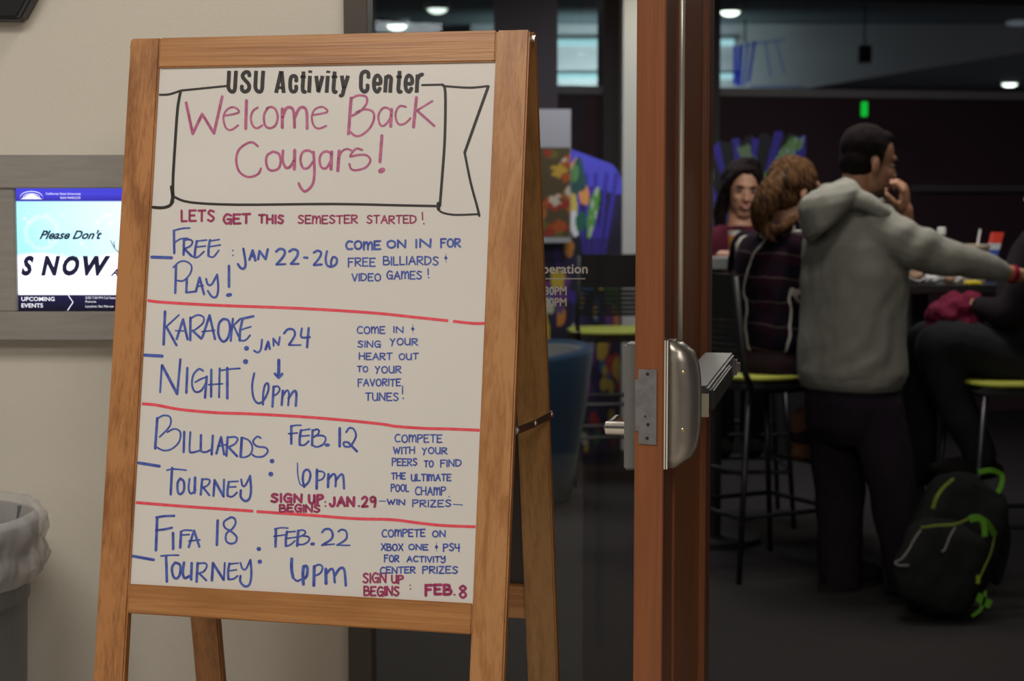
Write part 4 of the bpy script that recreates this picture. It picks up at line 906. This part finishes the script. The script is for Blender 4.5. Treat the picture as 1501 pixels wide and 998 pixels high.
def hand(mb, w, d, n, k=1.0, curl=.6, thumb_side=1, spread=.08):
    """w wrist, d pointing to the fingers, n back-of-hand normal"""
    d = d.normalized(); n = (n - d*n.dot(d)).normalized(); s = d.cross(n)*thumb_side
    q = lambda a, b, c_: w + d*a*k + s*b*k + n*c_*k
    mb.cap(q(-.03, 0, 0), .025*k, q(.012, 0, 0), .026*k)
    mb.ell(q(.05, 0, 0), [d*.052*k, s*.042*k, n*.016*k], 18, 12)
    for i, (off, L) in enumerate(((.031, .074), (.0105, .083), (-.0105, .077), (-.031, .060))):
        p = q(.082 - abs(i-1)*.004, off, .002); ang = 0; dirs = d + s*(off*spread*10)*.3
        for j, fr in enumerate((.46, .31, .25)):
            ang += curl*(.55, .95, .75)[j]
            v = (dirs.normalized()*math.cos(ang) - n*math.sin(ang))
            p2 = p + v*L*fr*k; r0 = (.0092, .0084, .0076)[j]*k; mb.cap(p, r0, p2, r0*.92, 10); p = p2
    p = q(.022, .030, -.006); v = (d*.62 + s*.6 - n*.35*curl).normalized(); p2 = p + v*.036*k; mb.cap(p, .0135*k, p2, .011*k, 10)
    v = (d*.85 + s*.1 - n*.6*curl).normalized(); p3 = p2 + v*.03*k; mb.cap(p2, .011*k, p3, .0098*k, 10); v = (d*.7 - s*.35 - n*.6*curl).normalized(); mb.cap(p3, .0098*k, p3+v*.024*k, .0085*k, 10)
def wrinkle(a, f1, f2, seed=0):
    def fn(c):
        x = noise.noise(V(c.x*f1+seed, c.y*f1, c.z*f2)); y = noise.noise(V(c.x*f1*2.3, c.y*f1*2.3+seed, c.z*f2*2))
        return a*(x + .4*y)
    return fn
def torso(mb, rings_, F, n=28):
    L = V(-F.y, F.x, 0); R = []
    for c, lat, dep in rings_:
        R.append([c + L*(lat*(abs(math.cos(a))**.85)*(1 if math.cos(a) > 0 else -1)) + F*(dep*(abs(math.sin(a))**.85)*(1 if math.sin(a) > 0 else -1)) for a in [2*PI*k/n for k in range(n)]])
    return mb.rings(R)
# ---- the man in the hoodie
F1 = V(math.cos(math.radians(33)), math.sin(math.radians(33)), 0); L1 = V(-F1.y, F1.x, 0)
ym = 6.28
man = empty('person', (P(1255, 870, ym).x, ym, 0), 'standing man in grey hoodie and dark jeans reaching across, fist at mouth', 'person')
hc = P(1273, 236, ym); fh = V(math.cos(math.radians(14)), math.sin(math.radians(14)), -.22)
body = MB(); q, A = head(body, hc, fh, V(.12, 0, 1), .97, P(1252, 310, ym))
torso(body, [(P(1248, 600, ym), .13, .10), (P(1249, 480, ym), .14, .10), (P(1250, 380, ym), .16, .10), (P(1248, 325, ym), .13, .08), (P(1250, 300, ym), .06, .06)], F1)
RA = [P(1292, 336, 6.16), P(1345, 366, 6.12), P(1398, 381, 6.10), P(1440, 391, 6.11), P(1486, 402, 6.13)]
body.chain(RA, [.06, .048, .042, .036, .027])
hand(body, P(1493, 403, 6.135), V(1, .12, -.12), V(.1, -.2, 1), .98, .35, -1)
LA = [P(1212, 335, 6.42), P(1268, 392, 6.60), P(1318, 388, 6.62), P(1328, 322, 6.44)]
body.chain(LA, [.06, .048, .042, .027])
hand(body, P(1327, 313, 6.43), V(-.10, -.12, 1), V(.9, -.42, .0), 1.1, 1.2, -1)
LL = [P(1222, 590, 6.36), P(1230, 720, 6.38), P(1230, 838, 6.38)]; RL = [P(1284, 590, 6.22), P(1309, 715, 6.17), P(1332, 850, 6.18)]
body.chain(LL, [.075, .055, .04]); body.chain(RL, [.075, .055, .04])
bo = fuse(body, 'body', M_skin, man, .0055, 3)
face(man, q, A, M_lip)
hr = MB(); hr.ell(q(-.022, 0, .046), A(.096, .082, .086), 24, 16); hr.ell(q(-.042, 0, -.005), A(.066, .077, .074), 20, 14); hr.ell(q(.030, 0, .092), A(.044, .054, .030), 16, 10)
for s in (-1, 1): hr.cap(q(.008, s*.070, .03), .014, q(.012, s*.071, -.02), .009)
fuse(hr, 'hair', M_hair, man, .006, 2, disp=wrinkle(.003, 60, 30))
bd_ = MB(); bd_.ell(q(.050, 0, -.098), A(.040, .040, .030), 16, 10); bd_.ell(q(.030, 0, -.072), A(.050, .057, .022), 16, 10)
fuse(bd_, 'beard', mat('short_beard', (.075, .045, .035), .9), man, .007, 2)
hd = MB()
torso(hd, [(P(1247, 562, ym), .192, .150), (P(1248, 545, ym), .205, .166), (P(1248, 500, ym), .203, .160), (P(1250, 450, ym), .20, .152), (P(1251, 400, ym), .207, .148), (P(1250, 360, ym), .20, .138), (P(1250, 330, ym), .18, .118), (P(1252, 305, ym), .125, .09), (P(1254, 288, ym), .08, .07)], F1, 36)
SR = [P(1290, 338, 6.17), P(1330, 358, 6.12), P(1362, 370, 6.12), P(1398, 380, 6.10), P(1428, 387, 6.11), P(1452, 393, 6.115), P(1472, 399, 6.125)]
hd.chain(SR, [.088, .078, .074, .060, .054, .044, .031])
hd.chain([P(1212, 338, 6.42), P(1262, 392, 6.58), P(1312, 390, 6.60), P(1323, 355, 6.50), P(1326, 341, 6.465)], [.082, .07, .062, .045, .034])
def foldfn(c):
    a = wrinkle(.006, 9, 5, 3)(c) + wrinkle(.003, 26, 16, 8)(c)
    t = c.x*1.2 - c.z*.9                                   # drapes that run from shoulder to hem
    return a + .006*math.sin(t*46 + 5*noise.noise(c*5))*max(0, noise.noise(c*4+V(2, 0, 0))+.35)
fuse(hd, 'hoodie', M_hood, man, .0085, 3, disp=foldfn, label='grey fleece hooded sweatshirt')
ho = MB()
R = []
for u, v, hx_, hy_ in ((1226, 267, .03, .04), (1222, 272, .07, .08), (1218, 284, .098, .115), (1214, 298, .098, .125), (1209, 313, .082, .122), (1204, 328, .066, .115), (1199, 340, .048, .095), (1197, 347, .022, .05)):
    c_ = P(u, v, 6.21); R.append([c_ + V(hx_*math.cos(a), hy_*math.sin(a)-.25*hx_*math.cos(a), .02*math.cos(a)) for a in [2*PI*k/28 for k in range(28)]])
ho.rings(R)
ho.chain([P(1240, 288, 6.17), P(1270, 297, 6.13), P(1296, 314, 6.12), P(1312, 322, 6.2)], [.040, .034, .026, .020])
ho.chain([P(1212, 285, 6.35), P(1250, 279, 6.42), P(1292, 302, 6.42), P(1312, 322, 6.3)], [.04, .030, .026, .020])
fuse(ho, 'hood', M_hood, man, .007, 3, disp=lambda c: wrinkle(.004, 22, 12, 1)(c)-.007*math.exp(-(((c.z-1.385)-.62*(c.x-1.165))*55)**2))
rb_ = MB(); torso(rb_, [(P(1247, 569, ym), .180, .140), (P(1247, 566, ym), .190, .148), (P(1247, 548, ym), .198, .158), (P(1247, 545, ym), .19, .15)], F1, 48)
rb_.build('hem_band', mat('hoodie_rib', (.20, .195, .18), .95, bump=.4, bscale=60, stretch=(8, 8, .2)), man, smooth=True)
MB().tube([P(1482, 401.5, 6.128), P(1488, 402.8, 6.131)], .0315, 16).build('wristband', mat('maroon_wristband', (.26, .008, .032), .8), man, smooth=True, label='maroon wristband')
jn = MB(); torso(jn, [(P(1248, 555, ym), .17, .135), (P(1249, 590, ym), .18, .145), (P(1250, 625, ym), .17, .14), (P(1252, 648, ym), .13, .11)], F1)
jn.chain([P(1222, 600, 6.36), P(1231, 720, 6.38), P(1231, 840, 6.38), P(1231, 851, 6.38)], [.105, .090, .078, .080]); jn.chain([P(1282, 600, 6.21), P(1309, 715, 6.17), P(1331, 845, 6.18), P(1332, 857, 6.18)], [.105, .088, .074, .076])
fuse(jn, 'jeans', M_jean, man, .010, 3, disp=wrinkle(.006, 14, 10))
for c0, zz in ((P(1231, 860, 6.38), 0), (P(1333, 880, 6.18), 0)):
    c0.z = .0; sh = MB(); sh.ell(c0 + F1*.06 + Z*.045, [F1*.145, L1*.048, Z*.044], 20, 12); sh.ell(c0 + Z*.07, [F1*.06, L1*.042, Z*.06], 16, 10); sh.ell(c0 + F1*.13 + Z*.04, [F1*.07, L1*.05, Z*.036], 16, 10)
    so = fuse(sh, 'shoe', M_shoe, man, .008, 2)
    MB().rings([[c0 + F1*(.055+.155*math.cos(a)) + L1*(.052*math.sin(a)) + Z*z_ for a in [2*PI*k/28 for k in range(28)]] for z_ in (0.001, .02)]).build('sole', mat('sole_rubber', (.02, .02, .02), .85), so)
# ---- woman in plaid, seated with her back turned
F2 = V(math.cos(math.radians(28)), math.sin(math.radians(28)), 0); L2 = V(-F2.y, F2.x, 0); yw = 6.74
wo = empty('person', (P(1128, 560, yw).x, yw, 0), 'woman with brown gathered hair in dark plaid shirt, seated on stool facing away', 'person')
hc = P(1166, 277, yw); fh = V(.97, .35, -.12)
body = MB(); q, A = head(body, hc, fh, V(.05, 0, 1), .94, P(1148, 350, yw))
torso(body, [(P(1128, 545, yw), .14, .12), (P(1130, 470, yw), .12, .09), (P(1134, 390, yw), .14, .09), (P(1138, 348, yw), .12, .07), (P(1142, 335, yw), .05, .05)], F2)
hipL, hipR = P(1120, 538, 6.86), P(1140, 538, 6.66)
kL, kR = P(1250, 548, 7.05), P(1262, 552, 6.86); aL, aR = P(1206, 660, 7.02), P(1178, 650, 6.84)
body.chain([hipL, kL, aL], [.085, .055, .038]); body.chain([hipR, kR, aR], [.085, .055, .038])
eL, eR = P(1090, 432, 7.0), P(1185, 440, 6.62); wL, wR = P(1150, 415, 7.12), P(1250, 420, 6.75)
body.chain([P(1094, 362, 6.87), eL, wL], [.05, .038, .026]); body.chain([P(1176, 362, 6.62), eR, wR], [.05, .038, .026])
hand(body, wL + V(.02, .01, 0), V(1, .3, 0), V(0, 0, 1), .9, .5, 1); hand(body, wR + V(.02, .01, 0), V(1, .3, 0), V(0, 0, 1), .9, .5, -1)
fuse(body, 'body', M_skin2, wo, .0065, 3); face(wo, q, A)
h2 = MB(); h2.ell(q(-.022, 0, .036), A(.108, .092, .098), 24, 16); h2.ell(q(-.05, 0, -.03), A(.070, .076, .075), 18, 12)
h2.chain([P(1140, 258, 6.62), P(1130, 280, 6.60), P(1118, 308, 6.60), P(1116, 330, 6.62)], [.030, .048, .050, .030])
h2.chain([P(1118, 325, 6.60), P(1135, 338, 6.59), P(1158, 326, 6.60), P(1170, 316, 6.62)], [.022, .022, .020, .012])
h2.chain([P(1116, 322, 6.60), P(1124, 345, 6.58), P(1137, 354, 6.59)], [.018, .012, .006])
fuse(h2, 'hair', M_hair2, wo, .006, 2, disp=lambda c: .0012*math.sin((c.x*.9+c.z*.55)*260 + 9*noise.noise(c*9)) + .004*noise.noise(c*25))
MB().tube([P(1137, 252, 6.63), P(1148, 258, 6.60), P(1151, 270, 6.60)], .010, 10).build('hair_tie', M_black, wo, smooth=True)
# plaid cloth
M_pl = bpy.data.materials.new('dark_plaid'); M_pl.use_nodes = True; nt = M_pl.node_tree; b = nt.nodes['Principled BSDF']; b.inputs['Roughness'].default_value = .9; b.inputs['Specular IOR Level'].default_value = .08
tc = nt.nodes.new('ShaderNodeTexCoord'); mp = nt.nodes.new('ShaderNodeMapping'); mp.inputs['Rotation'].default_value = (0, math.radians(-6), math.radians(-62)); nt.links.new(tc.outputs['Object'], mp.inputs[0])
nz = nt.nodes.new('ShaderNodeTexNoise'); nz.inputs['Scale'].default_value = 7; nt.links.new(mp.outputs[0], nz.inputs['Vector'])
vm = nt.nodes.new('ShaderNodeVectorMath'); vm.operation = 'MULTIPLY_ADD'; vm.inputs[1].default_value = (.05, .05, .05); nt.links.new(nz.outputs['Color'], vm.inputs[0]); nt.links.new(mp.outputs[0], vm.inputs[2])
sx_ = nt.nodes.new('ShaderNodeSeparateXYZ'); nt.links.new(vm.outputs[0], sx_.inputs[0])
def mth(op, a, b_):
    n = nt.nodes.new('ShaderNodeMath'); n.operation = op
    for i, x in enumerate((a, b_)):
        if x is None: continue
        if isinstance(x, (int, float)): n.inputs[i].default_value = x
        else: nt.links.new(x, n.inputs[i])
    return n.outputs[0]
def line(ch, per, wd, off=0): return mth('LESS_THAN', mth('FRACT', mth('ADD', mth('DIVIDE', sx_.outputs[ch], per), off), None), wd)
wl_ = mth('MAXIMUM', line('X', .105, .065, .35), mth('MULTIPLY', line('Z', .088, .05, .2), .13)); band = mth('ADD', mth('MULTIPLY', line('X', .105, .45, 0), .5), mth('MULTIPLY', line('Z', .088, .4, .5), .5))
m1 = nt.nodes.new('ShaderNodeMix'); m1.data_type = 'RGBA'; m1.inputs[6].default_value = (.007, .006, .012, 1); m1.inputs[7].default_value = (.022, .007, .014, 1); nt.links.new(band, m1.inputs[0])
m2 = nt.nodes.new('ShaderNodeMix'); m2.data_type = 'RGBA'; m2.inputs[7].default_value = (.50, .45, .42, 1); nt.links.new(m1.outputs[2], m2.inputs[6]); nt.links.new(wl_, m2.inputs[0]); nt.links.new(m2.outputs[2], b.inputs['Base Color'])
sh = MB(); torso(sh, [(P(1128, 512, yw), .165, .125), (P(1129, 500, yw), .172, .13), (P(1129, 450, yw), .168, .128), (P(1131, 405, yw), .172, .125), (P(1134, 370, yw), .168, .115), (P(1138, 345, yw), .125, .09), (P(1143, 332, yw), .066, .062)], F2, 32)
sh.chain([P(1096, 362, 6.85), P(1088, 400, 6.93), eL, P(1140, 417, 7.10)], [.068, .062, .055, .036]); sh.chain([P(1176, 362, 6.62), eR, P(1238, 420, 6.735)], [.076, .060, .038])
fuse(sh, 'plaid_shirt', M_pl, wo, .009, 3, disp=wrinkle(.006, 12, 9), label='dark navy and maroon plaid shirt with white lines')
co_ = MB(); co_.chain([P(1118, 345, 6.68), P(1140, 335, 6.62), P(1162, 333, 6.62), P(1180, 340, 6.66)], [.022, .026, .026, .02]); fuse(co_, 'collar', M_pl, wo, .006, 2)
pn = MB(); torso(pn, [(P(1128, 500, yw), .150, .115), (P(1128, 530, yw), .175, .145), (P(1129, 547, yw), .165, .14)], F2); pn.chain([hipL, kL, aL+Z*.03], [.10, .075, .055]); pn.chain([hipR, kR, aR+Z*.03], [.10, .075, .055])
fuse(pn, 'trousers', mat('dark_maroon_trousers', (.022, .012, .014), .85), wo, .010, 3, disp=wrinkle(.004, 16, 12))
for a_ in (aL, aR):
    bt = MB(); bt.cap(a_+Z*.09, .052, a_, .048); bt.ell(a_ + F2*.06 - Z*.035, [F2*.12, L2*.045, Z*.04], 18, 12)
    fuse(bt, 'ankle_boot', mat('brown_suede_boot', (.17, .085, .055), .8), wo, .008, 2)
# ---- woman facing the camera
y3 = 7.72; F3 = V(.03, -1, 0); L3 = V(-F3.y, F3.x, 0)
w3 = empty('person', (P(1082, 560, y3).x, y3, 0), 'smiling dark-haired woman in maroon jacket facing forward at grey table', 'person')
hc = P(1089, 279, y3)
body = MB(); q, A = head(body, hc, V(.06, -1, -.10), V(.06, 0, 1), .92, P(1084, 338, y3))
c3 = P(1080, 560, y3)
torso(body, [(P(1080, 520, y3), .14, .11), (P(1081, 440, y3), .13, .09), (P(1082, 370, y3), .15, .09), (P(1083, 345, y3), .12, .07), (P(1084, 330, y3), .05, .05)], F3)
el3, er3 = P(1026, 402, 7.65), P(1140, 402, 7.65)
body.chain([P(1034, 352, y3), el3, P(1062, 377, 7.50)], [.05, .036, .026]); body.chain([P(1134, 352, y3), er3, P(1105, 377, 7.50)], [.05, .036, .026])
hand(body, P(1066, 375, 7.48), V(.9, -.3, 0), V(0, 0, 1), .88, .5, 1); hand(body, P(1101, 375, 7.48), V(-.9, -.3, 0), V(0, 0, 1), .88, .5, -1)
for dx in (-28, 28): body.chain([P(1081+dx*.7, 520, y3), P(1081+dx, 530, 7.52), P(1081+dx*.8, 640, 7.62)], [.08, .055, .038])
fuse(body, 'body', M_skin2, w3, .0055, 3); face(w3, q, A)
MB().chain([q(.102, -.014, -.069), q(.1055, 0, -.0705), q(.102, .014, -.069)], [.0015, .0022, .0015]).build('teeth', mat('teeth', (.7, .68, .62), .3), w3, smooth=True)
h3 = MB(); h3.ell(q(-.035, 0, .055), A(.095, .098, .090), 24, 16); h3.ell(q(-.055, 0, -.02), A(.06, .096, .11), 20, 14); h3.ell(q(-.03, .02, .115), A(.06, .062, .040), 16, 12)
h3.ell(q(.015, 0, .098), A(.068, .068, .026), 18, 10)
for s in (-1, 1): h3.chain([q(.055, s*.042, .085), q(.030, s*.080, .03), q(-.01, s*.094, -.05), q(-.02, s*.092, -.14), q(-.01, s*.095, -.19)], [.020, .022, .024, .026, .018])
fuse(h3, 'hair', mat('dark_brown_hair', (.016, .009, .010), .85, noise_amt=.4, nscale=150, stretch=(1, 1, .2)), w3, .007, 2, disp=wrinkle(.006, 45, 12))
jk = MB(); torso(jk, [(P(1080, 520, y3), .165, .13), (P(1081, 440, y3), .165, .115), (P(1082, 385, y3), .18, .115), (P(1083, 352, y3), .16, .10), (P(1084, 330, y3), .09, .08)], F3)
jk.chain([P(1036, 354, y3), el3, P(1058, 378, 7.52)], [.068, .052, .034]); jk.chain([P(1132, 354, y3), er3, P(1108, 378, 7.52)], [.068, .052, .034])
fuse(jk, 'jacket', mat('maroon_knit', (.085, .014, .028), .9), w3, .009, 3, disp=wrinkle(.006, 14, 10), label='maroon jacket')
tp = MB(); tp.ell(P(1084, 360, 7.67), [V(.062, 0, 0), V(0, .09, 0), V(0, 0, .085)], 18, 12); fuse(tp, 'top', mat('black_top', (.010, .008, .012), .85), w3, .008, 2)
tr = MB(); torso(tr, [(P(1080, 505, y3), .15, .12), (P(1080, 535, y3), .165, .14)], F3)
for dx in (-28, 28): tr.chain([P(1081+dx*.7, 520, y3), P(1081+dx, 530, 7.52), P(1081+dx*.8, 640, 7.62)], [.09, .072, .055])
fuse(tr, 'trousers', M_jean, w3, .010, 2)
for dx in (-28, 28):
    b_ = P(1081+dx*.8, 655, 7.60); st = MB(); st.ell(b_, [L3*.042, F3*.12, Z*.045], 16, 10); st.build('shoe', M_shoe, w3, smooth=True)
stool(P(1080, 560, y3+.02).x, y3+.05, math.radians(-90), 'bar stool beneath the woman facing forward, mostly hidden')
# ---- seated person at the right edge, dark clothes
y4 = 6.55; F4 = V(-1, .10, 0).normalized(); L4 = V(-F4.y, F4.x, 0)
p4 = empty('person', (P(1500, 560, y4).x, y4, 0), 'person in black clothes seated on stool, cropped by right edge', 'person')
hc = P(1548, 272, y4+.02); body = MB(); q, A = head(body, hc, V(-1, .25, -.2), V(-.1, 0, 1), 1, P(1540, 348, y4))
torso(body, [(P(1505, 545, y4), .15, .11), (P(1518, 470, y4), .14, .10), (P(1528, 400, y4), .17, .11), (P(1534, 358, y4), .15, .08), (P(1538, 340, y4), .06, .06)], F4)
k4n, k4f = P(1375, 508, 6.47), P(1360, 502, 6.69); a4n, a4f = P(1437, 668, 6.49), P(1350, 678, 6.73)
body.chain([P(1500, 532, 6.47), k4n, a4n], [.09, .06, .042]); body.chain([P(1500, 532, 6.65), k4f, a4f], [.09, .06, .042])
body.chain([P(1528, 362, 6.37), P(1490, 452, 6.41), P(1432, 448, 6.49)], [.055, .042, .028]); body.chain([P(1530, 362, 6.73), P(1492, 440, 6.79), P(1442, 452, 6.69)], [.055, .042, .028])
hand(body, P(1430, 447, 6.50), V(-1, .15, -.05), V(0, -.3, 1), .95, .5, 1); hand(body, P(1440, 455, 6.68), V(-1, -.15, -.2), V(0, .2, 1), .95, .5, -1)
fuse(body, 'body', M_skin, p4, .0065, 3); face(p4, q, A)
h4 = MB(); h4.ell(q(-.024, 0, .052), A(.1, .088, .092), 20, 14); h4.ell(q(-.045, 0, -.005), A(.07, .082, .08), 18, 12); fuse(h4, 'hair', M_hair, p4, .008, 2)
M_blk = mat('black_sweater', (.016, .012, .015), .9)
jk = MB(); torso(jk, [(P(1505, 540, y4), .18, .14), (P(1512, 480, y4), .18, .14), (P(1524, 410, y4), .20, .145), (P(1532, 362, y4), .185, .115), (P(1538, 335, y4), .085, .08)], F4)
jk.chain([P(1526, 364, 6.37), P(1488, 452, 6.40), P(1440, 450, 6.48)], [.082, .066, .042]); jk.chain([P(1530, 364, 6.73), P(1492, 442, 6.79), P(1450, 454, 6.69)], [.082, .066, .042])
fuse(jk, 'sweater', M_blk, p4, .010, 3, disp=wrinkle(.007, 12, 9))
tr = MB(); torso(tr, [(P(1505, 520, y4), .16, .13), (P(1502, 550, y4), .175, .15)], F4); tr.chain([P(1498, 534, 6.47), k4n, a4n], [.105, .085, .06]); tr.chain([P(1498, 534, 6.65), k4f, a4f], [.105, .085, .06])
fuse(tr, 'jeans', mat('charcoal_jeans', (.022, .022, .026), .85), p4, .010, 3, disp=wrinkle(.005, 14, 10))
for a_ in (a4n, a4f):
    st = MB(); st.ell(a_ + F4*.05 - Z*.05, [F4*.14, L4*.046, Z*.045], 18, 12); st.ell(a_-Z*.01, [F4*.055, L4*.045, Z*.06], 14, 10); fuse(st, 'shoe', M_shoe, p4, .008, 2)
mj = MB()
for (u, v, Y, a_, b_, c_) in ((1385, 462, 6.57, .065, .14, .05), (1400, 450, 6.56, .06, .13, .055), (1420, 455, 6.58, .05, .12, .055), (1380, 480, 6.57, .05, .15, .04), (1405, 472, 6.57, .07, .14, .05), (1425, 440, 6.58, .03, .1, .035)):
    mj.ell(P(u, v, Y), [V(a_, 0, 0), V(0, b_, 0), V(0, 0, c_)], 16, 10)
mo = empty('folded_jacket', P(1395, 490, 6.57), 'crumpled maroon jacket lying on the lap of person in black', 'jacket')
fuse(mj, 'cloth', mat('maroon_cloth', (.13, .012, .035), .85), mo, .007, 2, disp=lambda c: .012*noise.noise(c*26)+.005*noise.noise(c*60))
# ---------------------------------------------------------------- backpack
bpk = empty('backpack', (P(1385, 880, 6.0).x, 6.0, 0), 'black backpack with lime green trim standing on carpet', 'backpack')
M_pack = mat('black_nylon', (.018, .019, .020), .82, noise_amt=.3, nscale=250, bump=.2, bscale=200); M_lime = mat('lime_trim', (.14, .42, .02), .6); M_limed = mat('olive_trim', (.20, .28, .03), .6)
ax_ = (P(1425, 700, 6.05) - P(1365, 885, 5.95)).normalized(); sxv = V(1, 0, 0); sxv = (sxv - ax_*sxv.dot(ax_)).normalized(); fy = sxv.cross(ax_)
def pk(c, hw, hd, hh, mb, e=.55):
    R = []
    for i in range(13):
        t = -1+2*i/12; s = (1-abs(t)**3.2)**(1/2.6) if abs(t) < 1 else 0.02; s = max(s, .05)
        R.append([c + ax_*(t*hh) + sxv*(hw*s*(abs(math.cos(a))**e)*(1 if math.cos(a) > 0 else -1)) + fy*(hd*s*(abs(math.sin(a))**e)*(1 if math.sin(a) > 0 else -1)) for a in [2*PI*k/32 for k in range(32)]])
    return mb.rings(R)
m_ = MB(); pk(P(1398, 790, 6.02), .155, .10, .235, m_); fuse(m_, 'main_compartment', M_pack, bpk, .009, 3, disp=wrinkle(.010, 10, 9, 4))
m_ = MB(); pk(P(1378, 830, 5.90), .145, .065, .165, m_); fuse(m_, 'front_pocket', M_pack, bpk, .009, 3, disp=wrinkle(.008, 14, 12, 2))
def strip(pts, w_, mm, nm, Y=5.82, lab=None):
    c_ = catmull([tuple(P(u, v, Y + dy)) for u, v, dy in pts], 5); mb = MB(); R = []
    cc_ = [V(*p) for p in c_]
    for i, p in enumerate(cc_):
        d = (cc_[min(i+1, len(cc_)-1)]-cc_[max(i-1, 0)]).normalized(); n = V(-d.z, 0, d.x)*w_/2; o_ = V(0, -.004, 0)
        R.append([p-n, p+n, p+n+o_, p-n+o_])
    mb.rings(R); return mb.build(nm, mm, bpk, label=lab)
strip([(1367, 745, .03), (1373, 728, .03), (1383, 714, .05), (1398, 701, .08)], .012, M_limed, 'trim_strip', 5.86)
strip([(1434, 692, .14), (1452, 689, .14), (1468, 696, .15), (1467, 712, .14), (1462, 722, .13)], .016, M_lime, 'shoulder_loop', 5.86)
strip([(1350, 773, .0), (1372, 770, -.02), (1400, 768, -.02), (1420, 760, .0)], .008, M_limed, 'trim_strip')
strip([(1421, 761, .0), (1434, 759, .0), (1448, 768, .01), (1458, 784, .04)], .022, M_lime, 'trim_strip')
strip([(1440, 762, .0), (1443, 775, .0), (1443, 786, .0)], .018, M_lime, 'zip_pull')
strip([(1458, 784, .04), (1452, 810, .03), (1441, 835, .02), (1434, 851, .02)], .005, M_limed, 'trim_strip')
strip([(1434, 843, .015), (1433, 855, .015)], .013, mat('lime_tab', (.30, .42, .03), .6), 'trim_tab')
strip([(1432, 872, .05), (1440, 880, .05), (1452, 886, .05)], .028, M_lime, 'side_buckle', 5.80)
strip([(1444, 866, .05), (1442, 880, .05), (1436, 894, .05), (1424, 903, .05)], .010, M_lime, 'side_strap', 5.80)
strip([(1350, 776, 0), (1340, 790, 0), (1332, 805, 0), (1322, 818, .0), (1312, 824, .01), (1318, 828, 0), (1332, 828, -.01)], .0055, mat('grey_cord', (.28, .27, .26), .6), 'elastic_cord', 5.80)
strip([(1400, 772, -.02), (1392, 786, -.03), (1385, 804, -.03), (1380, 808, -.03)], .006, MATS['grey_cord'], 'zip_cord')
m_ = MB(); m_.chain([P(1440, 735, 6.10), P(1466, 760, 6.12), P(1470, 800, 6.10), P(1460, 850, 6.06)], [.022, .026, .026, .02]); fuse(m_, 'shoulder_strap', M_pack, bpk, .008, 2)
